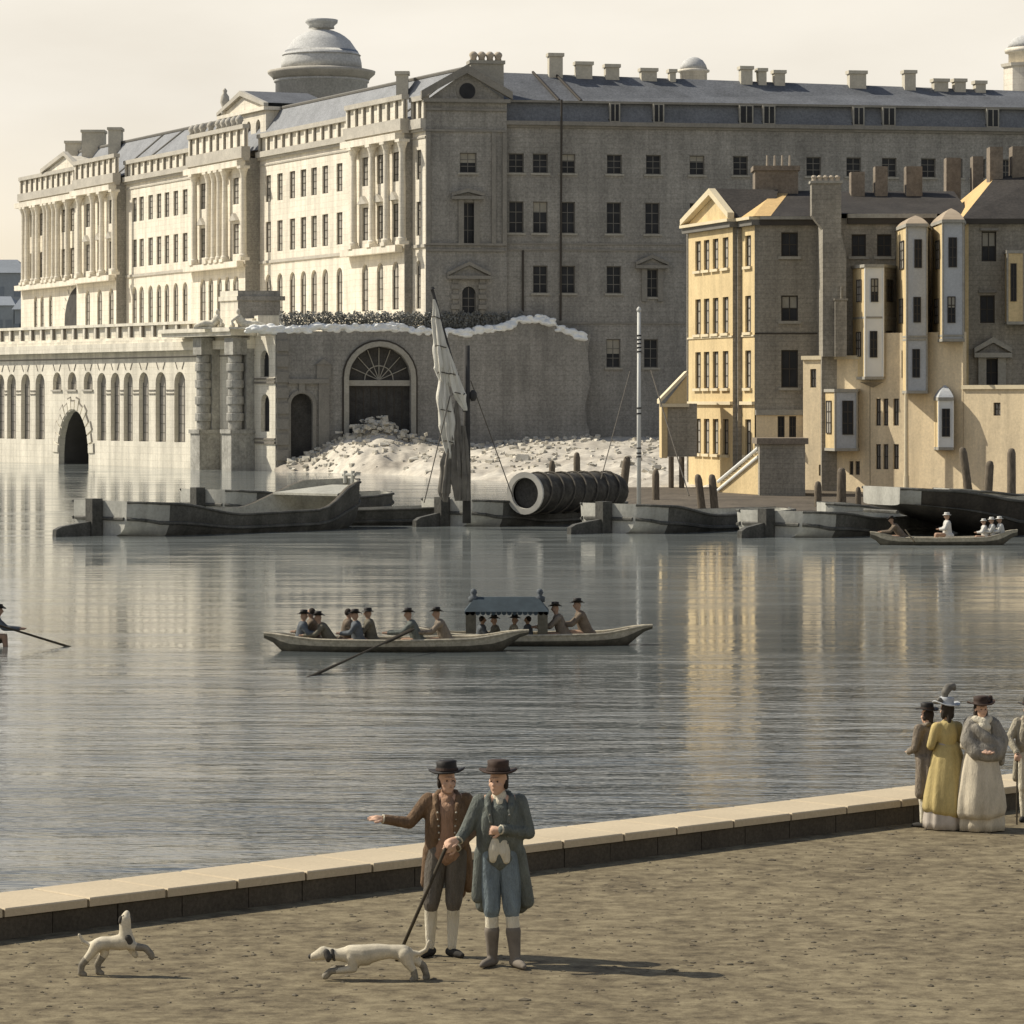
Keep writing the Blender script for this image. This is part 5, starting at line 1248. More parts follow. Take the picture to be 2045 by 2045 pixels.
# ------------------------------------------------------------------ people sitting in boats
def hat(name, c, rb, rc, hc, m, parent, curl=1.4, tilt=0, sx=1.0):
    mb = MB(); mb.lathe((0, 0, 0), [(rb, .012), (rb*1.01, .022), (rb*.97, .03), (rc*1.08, .02), (rc*1.0, .03), (rc*.93, hc*.6), (rc*.95, hc*.92), (rc*.7, hc), (.005, hc*1.02)], 28)
    for v in mb.v:
        r = math.hypot(v.x, v.y)
        if r > rc*1.05: v.z += curl*max(0, abs(v.x)-rc*.6)**2*4
        if tilt: x, z = v.x, v.z; v.x = x*math.cos(tilt)-z*math.sin(tilt); v.z = x*math.sin(tilt)+z*math.cos(tilt)
        v += Vector(c)
    return mb.build(name, [MATS[m]], parent, smooth=True)
SIT = {}
def sitter(coat, hatm='felt_black', lean=.12, reach=.45, hatstyle=0, female=False):
    key = (coat, hatm, lean, reach, hatstyle, female)
    if key in SIT: return SIT[key]
    t = thing('person', (0, 0, 0), 'x', 'person')
    sh = Vector((0, -lean*.55, .56)); hd = Vector((0, -lean*.8, .80))
    body = [C(((0, 0, .12), .15), ((0, -lean*.3, .35), .13), (sh, .12)), C((sh, .06), (hd-Vector((0, 0, .08)), .055)), E(hd, (.082, .10, .12)), E(hd+Vector((0, -.10, -.01)), (.018, .03, .03))]
    for s_ in (-1, 1):
        body += [C(((s_*.09, 0, .1), .085), ((s_*.10, -.42, .12), .07), ((s_*.1, -.46, -.28), .05), ((s_*.1, -.58, -.32), .04))]
        e = sh+Vector((s_*.22, -reach*.35, -.22)); w = sh+Vector((s_*.12, -reach, -.24))
        body += [C((sh+Vector((s_*.17, 0, 0)), .058), (e, .048), (w, .038)), E(w+Vector((0, -.06, 0)), (.035, .06, .03))]
    blob('body', body, MATS['skin_dark'], t, .022, 2)
    co = [C(((0, 0, .08), .19), ((0, -lean*.3, .33), .165), (sh+Vector((0, 0, -.02)), .15)), C((sh+Vector((-.17, 0, -.01)), .085), (sh+Vector((.17, 0, -.01)), .085)), E((0, .06, .08), (.22, .2, .14))]
    for s_ in (-1, 1):
        e = sh+Vector((s_*.23, -reach*.35, -.22)); w = sh+Vector((s_*.13, -reach*.9, -.24))
        co += [C((sh+Vector((s_*.17, 0, 0)), .08), (e, .068), (w, .055))]
    blob('coat', co, MATS[coat], t, .025, 2)
    if hatstyle == 0: hat('hat', hd+Vector((0, 0, .05)), .19, .105, .14, hatm, t, 1.2)
    elif hatstyle == 1: blob('hair', [E(hd+Vector((0, .03, .03)), (.095, .10, .11))], MATS['hair_dark'], t, .022, 1)
    else: hat('bonnet', hd+Vector((0, .0, .04)), .16, .11, .12, hatm, t, .3)
    SIT[key] = t; t['_u'] = 0
    return t
def place(proto, p, rz, label, group, sc=1.0, sink=0):
    if proto['_u'] == 0: o = proto
    else: o = copy_tree(proto)
    proto['_u'] = 1
    if '_u' in o.keys() and o is not proto: del o['_u']
    o.location = p; o.rotation_euler = (0, 0, rz); o.scale = (sc, sc, sc)
    tag(o, label, 'person', group); return o
LEFT, RIGHT = -math.pi/2, math.pi/2
# wherry builder
def wherry(name, px0, px1, d, label, beam=1.5, sheer=(.62, .34, .75), th=0.0, keel=(.35, -.12, .45), light=True):
    O = P(px0, 800, d); L = (px1-px0)*d/FL/math.cos(th)
    t = thing(name, (O.x, O.y, 0), label, 'boat')
    half = interp([(0, .04), (.12, beam*.26), (.32, beam*.5), (.68, beam*.5), (.88, beam*.27), (1, .04)])
    k = interp([(0, keel[0]), (.1, keel[1]), (.86, keel[1]), (1, keel[2])]); s_ = interp([(0, sheer[0]), (.22, sheer[1]*1.05), (.5, sheer[1]), (.76, sheer[1]*1.1), (1, sheer[2])])
    mb = MB(); T = hull_mesh(mb, O, th, L, half, k, s_, lambda u, j, sg, part: (1 if part == 1 else (2 if part == 2 else (0 if j in (0, 1, sg-3, sg-2) else 3))), thick=.06, n=30, seg=23, floor=-.02, pw=.75)
    soften(mb.build('hull', M('wherry_wood', 'wherry_wood', 'wherry_wood', 'wherry_dark'), t, recalc=False))
    mb = MB()
    for sg in (-1, 1):
        mb.tube([T(L*i/30, sg*half(i/30), s_(i/30)) for i in range(31)], .035, 6)
    mb.build('gunwale', M('wherry_wood'), t)
    for u in (.2, .36, .52, .66, .8):
        mb = MB(); v = [T(L*u-.13, -half(u)*.95, s_(u)-.13), T(L*u+.13, -half(u)*.95, s_(u)-.13), T(L*u+.13, half(u)*.95, s_(u)-.13), T(L*u-.13, half(u)*.95, s_(u)-.13)]
        mb.add(v+[q-Vector((0, 0, .04)) for q in v], [(0, 1, 2, 3), (7, 6, 5, 4), (0, 4, 5, 1), (1, 5, 6, 2), (2, 6, 7, 3), (3, 7, 4, 0)]); mb.build('thwart', M('wherry_wood'), t)
    return t, T, s_
dA, dB = D2(1299), D2(1287)
wherry('rowing_boat', 527, 1056, dA, 'long rowing boat crowded with seated passengers, its raised stern overlapping the canopied boat', 1.5, (.48, .32, .56))
wherry('canopied_boat', 815, 1303, dB, 'rowing boat carrying a blue fringed canopy, partly hidden behind the crowded boat', 1.5, (.5, .30, .55))
seatA = .14
GA, GB = 'people seated in the crowded rowing boat', 'people seated in the canopied boat'
def sit(px, d, dd, rz, coat, label, group, sc=.86, z=.10, **kw):
    sc *= 1.17; z += .06
    p = P(px, 800, d+dd); return place(sitter(coat, **kw), (p.x, p.y, z), rz, label, group, sc)
sit(600, dA, -.15, RIGHT, 'coat_slate', 'passenger in a dark hat nearest the bow of the crowded rowing boat', GA)
sit(628, dA, .3, LEFT, 'coat_umber', 'bareheaded upright passenger second from the bow of the crowded boat', GA, .93, hatstyle=1, hatm='felt_black')
sit(664, dA, -.2, LEFT, 'coat_olive', 'passenger bending low in the middle of the left group of the crowded boat', GA, .86, .06, lean=.5, reach=.55)
sit(690, dA, .25, RIGHT, 'coat_umber', 'upright bareheaded passenger right of the one bending low', GA, .92, hatstyle=1)
sit(716, dA, -.2, LEFT, 'coat_slate', 'passenger with a broad hat turned left, second from the right of the left group', GA, .88)
sit(742, dA, .2, LEFT, 'coat_olive', 'slim passenger with a small cap at the right end of the left group', GA, .92, hatstyle=2)
r1o = sit(836, dA, -.05, LEFT, 'coat_blue', 'rower in a blue grey coat pulling the long oar', GA, .9, lean=.35, reach=.68)
sit(893, dA, .0, LEFT, 'coat_tan', 'rower in a tan coat leaning forward behind the blue coated rower', GA, .92, lean=.35, reach=.6)
sit(958, dB, .2, RIGHT, 'coat_slate', 'dark bareheaded figure at the left post under the canopy', GB, .78, -.10, hatstyle=1)
sit(993, dB, -.1, LEFT, 'coat_olive', 'figure in a broad hat facing left under the canopy', GB, .78, -.10)
sit(1022, dB, .1, RIGHT, 'coat_cream', 'figure with a pale coat in the middle of the canopy', GB, .78, -.10)
sit(1056, dB, .2, LEFT, 'coat_slate', 'dark figure without hat at the right post under the canopy', GB, .78, -.10, hatstyle=1, lean=.05)
sit(1127, dB, -.1, LEFT, 'coat_tan', 'rower in a tan coat just right of the canopy', GB, .93, lean=.3, reach=.6)
sit(1172, dB, .05, LEFT, 'coat_umber', 'rower in a brown coat nearest the raised end of the canopied boat', GB, .98, .14, lean=.3, reach=.6)
oar = MB(); a, b = P(826, 1257, dA-.6), P(608, 1357, 88.6); oar.cyl(a, a+(b-a)*.55, .03, .026, 8); oar.cyl(a+(b-a)*.55, b, .028, .05, 8)
a2 = P(822, 1258, dA-.62); oar.cyl(a2, P(770, 1283, dA-1.2), .05, .055, 8)
tag(oar.build('oar', M('stick_wood'), None, origin=a), 'long dark oar slanting down left into the water from the crowded boat', 'oar')
cn = thing('canopy', P(1010, 1270, dB), 'blue fringed canopy on posts over the middle of the rear boat', 'canopy')
zt0, zt1, zp = hz(1219, dB), hz(1192, dB), hz(1272, dB)
mb = MB(); A = P(932, 800, dB).x; B = P(1092, 800, dB).x; hwid = .62
mb.add([(A-.06, dB-hwid, zt0), (B+.06, dB-hwid, zt0), (B+.06, dB+hwid, zt0), (A-.06, dB+hwid, zt0), (A+.25, dB-.12, zt1), (B-.25, dB-.12, zt1), (B-.25, dB+.12, zt1), (A+.25, dB+.12, zt1)], [(0, 1, 5, 4), (1, 2, 6, 5), (2, 3, 7, 6), (3, 0, 4, 7), (4, 5, 6, 7)])
for i in range(16):
    x0 = A-.05+(B-A+.1)*i/16; x1 = A-.05+(B-A+.1)*(i+1)/16; mb.add([(x0, dB-hwid-.01, zt0), (x1, dB-hwid-.01, zt0), (x1-.01, dB-hwid-.01, zt0-.07), ((x0+x1)/2, dB-hwid-.01, zt0-.11), (x0+.01, dB-hwid-.01, zt0-.07)], [(0, 1, 2, 3, 4)])
mb.build('awning', M('canopy_blue'), cn)
for x in (A+.12, B-.12):
    for yy in (-1, 1):
        mb = MB(); w = .14; mb.box(WF(dB+yy*.55), x-w, x+w, .15, zt0-.003, -.08, .08); mb.build('post', M('coat_olive'), cn)
for x in (A+.2, B-.2): mb = MB(); mb.lathe((x, dB-.05, zt1-.02), [(.14, -.12), (.15, .02), (.06, .06), (.1, .14), (.08, .22), (.02, .26)], 10); mb.build('finial', M('coat_slate'), cn, smooth=True)
# boat entering at the left edge
dC = D2(1290)
wherry('rowing_boat', -420, 13, dC, 'stern of a rowing boat entering at the left edge', 1.4, (.5, .3, .32), keel=(.3, -.12, .1))
sit(-22, dC, -.1, RIGHT, 'coat_slate', 'rower at the left edge holding an oar out to the right', 'people in the boat at the left edge', .9, lean=.35, reach=.7)
oar = MB(); a, b = P(2, 1250, dC-.4), P(142, 1293, dC-.2); oar.cyl(a-(b-a)*.15, b, .028, .035, 8); tag(oar.build('oar', M('stick_wood'), None, origin=a), 'thin oar slanting down right into the water at the left edge', 'oar')
# skiff at the far right
dS = D2(1088)
wherry('skiff', 1738, 2032, dS, 'slender grey skiff lying before the big beached barge', 1.3, (.62, .34, .72), light=False)
GS = 'people in the skiff at the right'
sit(1803, dS, -.1, LEFT, 'coat_umber', 'brown clad rower bending over in the skiff', GS, 1.0, .2, lean=.6, reach=.6)
sit(1892, dS, .1, LEFT, 'white_dress', 'upright passenger in white in the middle of the skiff', GS, 1.1, .28, hatstyle=2, hatm='white_dress', lean=.02, reach=.3)
for px, l_, s_ in ((1968, 'left one of three passengers in white at the skiff stern', .9), (1984, 'middle one of three passengers in white at the skiff stern', .97), (2000, 'right one of three passengers in white at the skiff stern', 1.0)):
    sit(px, dS, .0, LEFT, 'white_dress', l_, GS, s_, .2, hatstyle=2, hatm='white_dress', lean=.1, reach=.35)
oar = MB(); oar.cyl(P(1808, 1058, dS-.5), P(1826, 1082, dS-1.2), .035, .04, 8); tag(oar.build('oar', M('stick_wood'), None, origin=P(1808, 1058, dS-.5)), 'short oar dipping from the grey skiff by its brown rower', 'oar')
# ================================================================== quay
gA_, gB_ = Vector((-4.84, 33.15)), Vector((4.9, 42.4))
ud = (gB_-gA_).normalized(); nd = Vector((-ud.y, ud.x))       # nd points to the water
def Q(a, n, z): p = gA_+ud*a+nd*n; return Vector((p.x, p.y, z))
mb = MB(); mb.add([Q(-60, .3, GZ), Q(80, .3, GZ), Q(80, -60, GZ), Q(-60, -60, GZ)], [(0, 1, 2, 3)])
gm = bpy.data.materials.new('quay_earth'); gm.use_nodes = True; nt = gm.node_tree; N = nt.nodes; L = nt.links
b = N['Principled BSDF']; b.inputs['Roughness'].default_value = .95; b.inputs['Specular IOR Level'].default_value = .1
tc = N.new('ShaderNodeTexCoord')
def nz(scale, stretch, det=6, rgh=.6):
    mp = N.new('ShaderNodeMapping'); mp.inputs['Scale'].default_value = stretch; L.new(tc.outputs['Object'], mp.inputs['Vector'])
    n = N.new('ShaderNodeTexNoise'); n.inputs['Scale'].default_value = scale; n.inputs['Detail'].default_value = det; n.inputs['Roughness'].default_value = rgh; L.new(mp.outputs[0], n.inputs['Vector']); return n.outputs['Fac']
n1 = nz(6.5, (.7, .8, 1), 7, .66); n2 = nz(.5, (1, .7, 1), 3); n3 = nz(30, (.8, .6, 1), 4, .8)
m1 = N.new('ShaderNodeMath'); m1.operation = 'MULTIPLY_ADD'; L.new(n2, m1.inputs[0]); m1.inputs[1].default_value = .30; L.new(n1, m1.inputs[2])
m2 = N.new('ShaderNodeMath'); m2.operation = 'MULTIPLY_ADD'; L.new(n3, m2.inputs[0]); m2.inputs[1].default_value = .34; L.new(m1.outputs[0], m2.inputs[2])
rp = N.new('ShaderNodeValToRGB'); L.new(m2.outputs[0], rp.inputs['Fac'])
el = rp.color_ramp.elements; el[0].position = .62; el[0].color = (.078, .062, .040, 1); el[1].position = 1.10; el[1].color = (.235, .195, .120, 1)
el[1].position = .98
e = rp.color_ramp.elements.new(.80); e.color = (.155, .126, .078, 1)
L.new(rp.outputs[0], b.inputs['Base Color'])
bp = N.new('ShaderNodeBump'); bp.inputs['Strength'].default_value = .5; bp.inputs['Distance'].default_value = .03; L.new(m2.outputs[0], bp.inputs['Height']); L.new(bp.outputs[0], b.inputs['Normal'])
tag(mb.build('quay_ground', [gm], None, recalc=False), kind='structure')
mb = MB(); mb.add([Q(-60, .93, -3), Q(80, .93, -3), Q(80, .93, GZ), Q(-60, .93, GZ)], [(0, 1, 2, 3)]); tag(mb.build('quay_face', M('kerb_face'), None, recalc=False), kind='structure')
par = thing('quay_parapet', Q(7, .4, GZ), 'low stone river parapet with pale coping slabs crossing the foreground', 'wall')
mb = MB(); k = -8; r_ = random.Random(2); x = -20.0
def slab(mb, x0, x1, n0, n1, z0, z1, mi=0, skew=0.0, bev=.012):
    v = [Q(x0+bev, n0+bev, z1), Q(x1-bev, n0+bev, z1), Q(x1-bev+skew, n1-bev, z1), Q(x0+bev+skew, n1-bev, z1), Q(x0, n0, z1-bev), Q(x1, n0, z1-bev), Q(x1+skew, n1, z1-bev), Q(x0+skew, n1, z1-bev), Q(x0, n0, z0), Q(x1, n0, z0), Q(x1+skew, n1, z0), Q(x0+skew, n1, z0)]
    mb.add(v, [(0, 1, 2, 3), (0, 4, 5, 1), (1, 5, 6, 2), (2, 6, 7, 3), (3, 7, 4, 0), (4, 8, 9, 5), (5, 9, 10, 6), (6, 10, 11, 7), (7, 11, 8, 4), (8, 11, 10, 9)], mi)
mf = MB(); gap = .03
while x < 45:
    w = r_.uniform(.80, 1.0); dz_ = r_.uniform(-.004, .004)
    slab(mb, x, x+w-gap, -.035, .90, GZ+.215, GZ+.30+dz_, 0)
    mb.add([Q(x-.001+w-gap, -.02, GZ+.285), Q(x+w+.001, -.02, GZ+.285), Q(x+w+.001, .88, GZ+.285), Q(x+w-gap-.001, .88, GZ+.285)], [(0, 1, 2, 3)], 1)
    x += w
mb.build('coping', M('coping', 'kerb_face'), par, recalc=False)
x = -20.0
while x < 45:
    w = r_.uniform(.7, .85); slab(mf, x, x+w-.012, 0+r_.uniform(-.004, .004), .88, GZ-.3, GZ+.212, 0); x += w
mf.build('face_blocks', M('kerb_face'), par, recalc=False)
mb = MB(); r_ = random.Random(17)
def gpt(): 
    y = r_.uniform(29, 43); px = r_.uniform(-40, 2090); p = P(px, 800, y); p.z = GZ
    return p
n_ = 0
while n_ < 1300:
    p = gpt(); v = Vector((p.x, p.y))-gA_
    if v.dot(nd) > -.03: continue
    n_ += 1; s = r_.uniform(.006, .022)*(1 if r_.random() < .93 else 1.9)
    mb.ell(p, (s*r_.uniform(.8, 1.8), s*r_.uniform(.8, 1.4), s*.6), 1)
jitter(mb, .003, 8)
tag(mb.build('quay_gravel', [MATS['gravel']], None, recalc=False), 'loose clods and gravel scattered over the earth quay', 'gravel', kind='stuff')
# ================================================================== water
mb = MB(); mb.add([(-1500, -60, 0), (1500, -60, 0), (1500, 900, 0), (-1500, 900, 0)], [(0, 1, 2, 3)])
wm = bpy.data.materials.new('river_water'); wm.use_nodes = True; nt = wm.node_tree; N = nt.nodes; L = nt.links
b = N['Principled BSDF']; b.inputs['Base Color'].default_value = (.055, .068, .072, 1); b.inputs['Roughness'].default_value = .07; b.inputs['IOR'].default_value = 1.33; b.inputs['Specular IOR Level'].default_value = .5
tc = N.new('ShaderNodeTexCoord')
h1 = nz(1.0, (.20, .62, 1), 5, .6); h2 = nz(1.0, (1.3, 3.2, 1), 3, .6); h3 = nz(1.0, (.012, .05, 1), 3, .5)
mm = N.new('ShaderNodeMath'); mm.operation = 'MULTIPLY_ADD'; L.new(h2, mm.inputs[0]); mm.inputs[1].default_value = .16; L.new(h1, mm.inputs[2])
bp = N.new('ShaderNodeBump'); bp.inputs['Strength'].default_value = 1.0; bp.inputs['Distance'].default_value = .15
L.new(mm.outputs[0], bp.inputs['Height']); L.new(bp.outputs[0], b.inputs['Normal'])
# drifting silt: slightly lighter and darker water
rp = N.new('ShaderNodeValToRGB'); L.new(h3, rp.inputs['Fac']); rp.color_ramp.elements[0].position = .35; rp.color_ramp.elements[1].position = .65
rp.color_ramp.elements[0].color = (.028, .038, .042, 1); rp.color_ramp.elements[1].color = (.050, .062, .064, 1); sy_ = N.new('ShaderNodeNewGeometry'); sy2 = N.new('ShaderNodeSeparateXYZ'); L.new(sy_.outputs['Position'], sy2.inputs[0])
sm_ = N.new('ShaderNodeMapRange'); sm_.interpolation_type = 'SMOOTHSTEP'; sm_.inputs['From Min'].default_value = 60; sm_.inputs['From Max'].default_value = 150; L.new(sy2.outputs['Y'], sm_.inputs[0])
sx_ = N.new('ShaderNodeMix'); sx_.data_type = 'RGBA'; L.new(sm_.outputs[0], sx_.inputs['Factor']); L.new(rp.outputs[0], sx_.inputs[6]); sx_.inputs[7].default_value = (.185, .20, .19, 1)   # paler far water, reflected brightness put into the colour
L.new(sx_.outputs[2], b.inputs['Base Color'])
h4 = nz(1.0, (.085, .36, 1), 6, .68)
rr_ = N.new('ShaderNodeMapRange'); rr_.inputs['From Min'].default_value = .40; rr_.inputs['From Max'].default_value = .62; rr_.inputs['To Min'].default_value = .03; rr_.inputs['To Max'].default_value = .13; L.new(h4, rr_.inputs['Value']); L.new(rr_.outputs[0], b.inputs['Roughness'])
rs_ = N.new('ShaderNodeMapRange'); rs_.inputs['From Min'].default_value = .38; rs_.inputs['From Max'].default_value = .64; rs_.inputs['To Min'].default_value = .35; rs_.inputs['To Max'].default_value = 1.0; L.new(h4, rs_.inputs['Value'])
gp = N.new('ShaderNodeNewGeometry'); gs = N.new('ShaderNodeSeparateXYZ'); L.new(gp.outputs['Position'], gs.inputs[0])
gm_ = N.new('ShaderNodeMapRange'); gm_.interpolation_type = 'SMOOTHSTEP'; gm_.inputs['From Min'].default_value = 55; gm_.inputs['From Max'].default_value = 112; gm_.inputs['To Min'].default_value = 1.45; gm_.inputs['To Max'].default_value = .19; L.new(gs.outputs['Y'], gm_.inputs[0])
gx = N.new('ShaderNodeMath'); gx.operation = 'MULTIPLY'; L.new(rs_.outputs[0], gx.inputs[0]); L.new(gm_.outputs[0], gx.inputs[1]); L.new(gx.outputs[0], bp.inputs['Strength'])
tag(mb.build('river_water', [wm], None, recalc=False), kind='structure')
# ================================================================== standing figures
def hand(segs, wrist, d, up, side=1, L_=.17, curl=.3, sp=1.0):
    d = Vector(d).normalized(); up = Vector(up); up = (up-d*up.dot(d)).normalized(); lat = d.cross(up)*side
    segs.append(C((wrist, .026), (wrist+d*.045, .030), (wrist+d*.085, .032)))
    segs.append(E(wrist+d*.07+lat*.018, (.025, .025, .02))); segs.append(E(wrist+d*.07-lat*.018, (.025, .025, .02)))
    for i, (o, l) in enumerate(((-.033, .062), (-.012, .076), (.011, .072), (.032, .056))):
        b0 = wrist+d*.088+lat*o*sp; dd = (d+lat*o*4*(sp-.6)).normalized()
        m = b0+dd*l*.5-up*curl*l*.25; e = m+(dd*(1-curl)-up*curl).normalized()*l*.5
        segs.append(C((b0, .0105), (m, .0098), (e, .008)))
    t0 = wrist+d*.03-lat*.028; segs.append(C((t0, .013), (t0+d*.035-lat*.03-up*.008, .011), (t0+d*.068-lat*.034-up*.014, .009)))
def head_segs(h, yaw=0.0, k=1.0):
    R_ = Matrix.Rotation(yaw, 3, 'Z'); f = lambda x, y, z: h+R_ @ Vector((x*k, y*k, z*k))
    s = [E(f(0, .012, .03), (.078*k, .095*k, .095*k)), E(f(0, -.02, -.035), (.062*k, .075*k, .085*k), R_), E(f(0, -.062, -.088), (.03*k, .026*k, .024*k)),
         C((f(0, -.088, .015), .010*k), (f(0, -.108, -.022), .014*k)), E(f(0, -.080, .035), (.05*k, .02*k, .012*k), R_), E(f(0, -.086, -.056), (.024*k, .012*k, .008*k), R_)]
    for q in (-1, 1): s += [E(f(q*.078, .012, -.005), (.012*k, .022*k, .032*k), R_), E(f(q*.042, -.06, -.025), (.022*k, .02*k, .02*k), R_)]
    return s, f
def face_parts(body, f, k=1.0):
    for q in (-1, 1):
        mb = MB(); mb.ell(f(q*.030, -.0815, .010), .0085*k, 1); mb.build('eye', M('hair_dark'), body, smooth=True)
    mb = MB(); mb.ell(f(0, -.0925, -.052), (.020*k, .006*k, .0035*k), 1); mb.build('mouth', M('waist_red'), body, smooth=True)
V = Vector
def man(label, group, pose):
    t = thing('person', (0, 0, 0), label, 'person', group)
    sh = {-1: V((-.172, 0, 1.43)), 1: V((.172, 0, 1.43))}; hip = {-1: V((-.09, 0, .92)), 1: V((.09, 0, .92))}
    hd = V(pose.get('head', (0, -.02, 1.605))); segs = []
    hs, f = head_segs(hd, pose.get('yaw', 0))
    segs += hs+[C(((0, .01, 1.42), .062), ((hd.x*.6, .005, 1.53), .054)), C(((0, 0, .93), .105), ((0, 0, 1.1), .095), ((0, 0, 1.3), .115)), C((sh[-1], .06), (sh[1], .06)), E((0, -.005, 1.28), (.16, .10, .17))]
    feet = pose['feet']; knees = pose['knees']
    for s in (-1, 1):
        ft = V(feet[s]); kn = V(knees[s]); an = ft+V((0, 0, .085))
        segs.append(C((hip[s], .088), (kn, .056))); segs.append(C((kn, .056), (kn*.62+an*.38+V((0, .02, 0)), .054), (an, .034)))
        td = V(pose['toes'][s]).normalized(); segs.append(C((an-V((0, 0, .045))-td*.03, .034), (ft+td*.13+V((0, 0, .03)), .028)))
        el, wr = V(pose['elbow'][s]), V(pose['wrist'][s])
        segs.append(C((sh[s], .055), (el, .043))); segs.append(C((el, .043), (wr, .028)))
        if s in pose.get('hands', {}):
            hdir, hup, hside, cu, spr = pose['hands'][s]; hand(segs, wr, hdir, hup, hside, curl=cu, sp=spr)
    body = blob('body', segs, MATS['skin'], t, .0075, 2); face_parts(body, f)
    # hair
    blob('hair', [E(f(0, .035, .02), (.086, .085, .09)), E(f(-.07, .02, -.02), (.022, .045, .055)), E(f(.07, .02, -.02), (.022, .045, .055)), C((f(0, .08, -.03), .04), (f(0, .10, -.12), .022))], MATS[pose.get('hair', 'hair_dark')], t, .012, 2)
    hat('hat', f(0, .005, .068), .168, .100, .125, pose.get('hat', 'felt_black'), t, .55, pose.get('tilt', 0))
    mb = MB(); c = f(0, .005, .068); mb.lathe(c, [(.1065, .03), (.107, .034), (.1015, .056), (.100, .056)], 24); mb.build('hat_band', M('felt_brown'), t)
    # breeches, stockings, shoes
    for s in (-1, 1):
        ft = V(feet[s]); kn = V(knees[s]); an = ft+V((0, 0, .085)); td = V(pose['toes'][s]).normalized()
        lo = kn+(an-kn)*.10
        blob('breeches', [C((hip[s]+V((0, 0, .06)), .115), (hip[s]*.5+kn*.5, .098), (kn, .078), (lo, .066)), E((0, 0, .95), (.165, .128, .12))], MATS[pose['breech']], t, .014, 2)
        if pose.get('boots'):
            m_ = kn+(an-kn)*.42
            blob('stocking', [C((kn+(an-kn)*.02, .06), (m_, .06))], MATS['linen'], t, .011, 1)
            blob('boot', [C((m_-V((0, 0, .01)), .069), (kn*.3+an*.7, .057), (an, .048)), C((an-V((0, 0, .04))-td*.03, .046), (ft+td*.14+V((0, 0, .038)), .036), (ft+td*.19+V((0, 0, .03)), .024))], MATS['boot_grey'], t, .011, 2)
        else:
            blob('stocking', [C((lo, .060), (kn*.62+an*.38+V((0, .02, 0)), .060), (an, .040))], MATS['linen'], t, .011, 2)
            blob('shoe', [C((an-V((0, 0, .045))-td*.04, .042), (ft+td*.10+V((0, 0, .034)), .038), (ft+td*.16+V((0, 0, .028)), .026))], MATS['shoe_black'], t, .010, 1)
    # waistcoat and neckcloth
    blob('waistcoat', [C(((-.05, -.02, .94), .115), ((0, -.02, .95), .132), ((.05, -.02, .94), .115)), C(((0, -.02, .98), .135), ((0, -.015, 1.15), .13), ((0, -.015, 1.33), .13), ((0, -.005, 1.40), .095)), E((0, -.02, 1.25), (.15, .118, .16))], MATS[pose['waist']], t, .014, 2)
    if pose.get('flap'): blob('waistcoat_flap', [C(((-.035, -.105, 1.10), .05), ((-.045, -.115, 1.02), .055), ((-.055, -.115, .945), .04)), C(((.03, -.105, 1.08), .05), ((.04, -.115, 1.0), .055), ((.055, -.112, .935), .04))], MATS['linen'], t, .012, 2)
    blob('neckcloth', [C(((0, .0, 1.44), .072), ((hd.x*.3, -.005, 1.485), .066)), E((0, -.075, 1.43), (.035, .03, .05))], MATS[pose.get('cloth', 'waist_red')], t, .011, 1)
    # coat: torso sides and back, sleeves, hanging skirts
    co = [C(((0, .045, 1.0), .135), ((0, .04, 1.2), .14), ((0, .03, 1.36), .125)), C((sh[-1]+V((.01, .01, -.01)), .070), (sh[1]+V((-.01, .01, -.01)), .070))]
    for s in (-1, 1):
        co += [C((V((s*.12, -.015, 1.38)), .075), (V((s*.125, -.03, 1.2)), .082), (V((s*.125, -.02, 1.0)), .082)), E((s*.10, -.10, 1.2), (.07, .045, .19))]
        el, wr = V(pose['elbow'][s]), V(pose['wrist'][s])
        co += [C((sh[s], .073), (el, .058)), C((el, .058), (el+(wr-el)*.86, .046), (wr, .049))]
        for (p0, p1, r0, r1) in pose['skirts'][s]: co.append(C((p0, r0), (V(p0)*.5+V(p1)*.5, (r0+r1)/2), (p1, r1)))
    blob('coat', co, MATS[pose['coat']], t, .013, 3)
    cl = []
    for s in (-1, 1): cl += [C((V((s*.075, .06, 1.485)), .034), (V((s*.105, -.03, 1.455)), .036), (V((s*.10, -.105, 1.385)), .032)), C((V((s*.10, -.11, 1.40)), .028), (V((s*.075, -.135, 1.26)), .02))]
    blob('collar', cl+[C(((-.075, .065, 1.49), .034), ((.075, .065, 1.49), .034))], MATS[pose['coat']], t, .011, 2)
    mb = MB()
    for s in (-1, 1):
        for i in range(5): mb.ell((s*(.085-.004*i), -.146+.003*i, 1.33-.062*i), .0105, 1)
    mb.build_each('button', M(pose.get('button', 'chimney_stone')), t, smooth=True)
    mb = MB()
    for s in (-1, 1):
        wr = V(pose['wrist'][s]); el = V(pose['elbow'][s]); d = (wr-el).normalized(); mb.cyl(wr-d*.01, wr+d*.028, .040, .044, 12)
    mb.build_each('shirt_cuff', M('linen'), t, smooth=True)
    return t
GM = 'two gentlemen talking in the foreground'
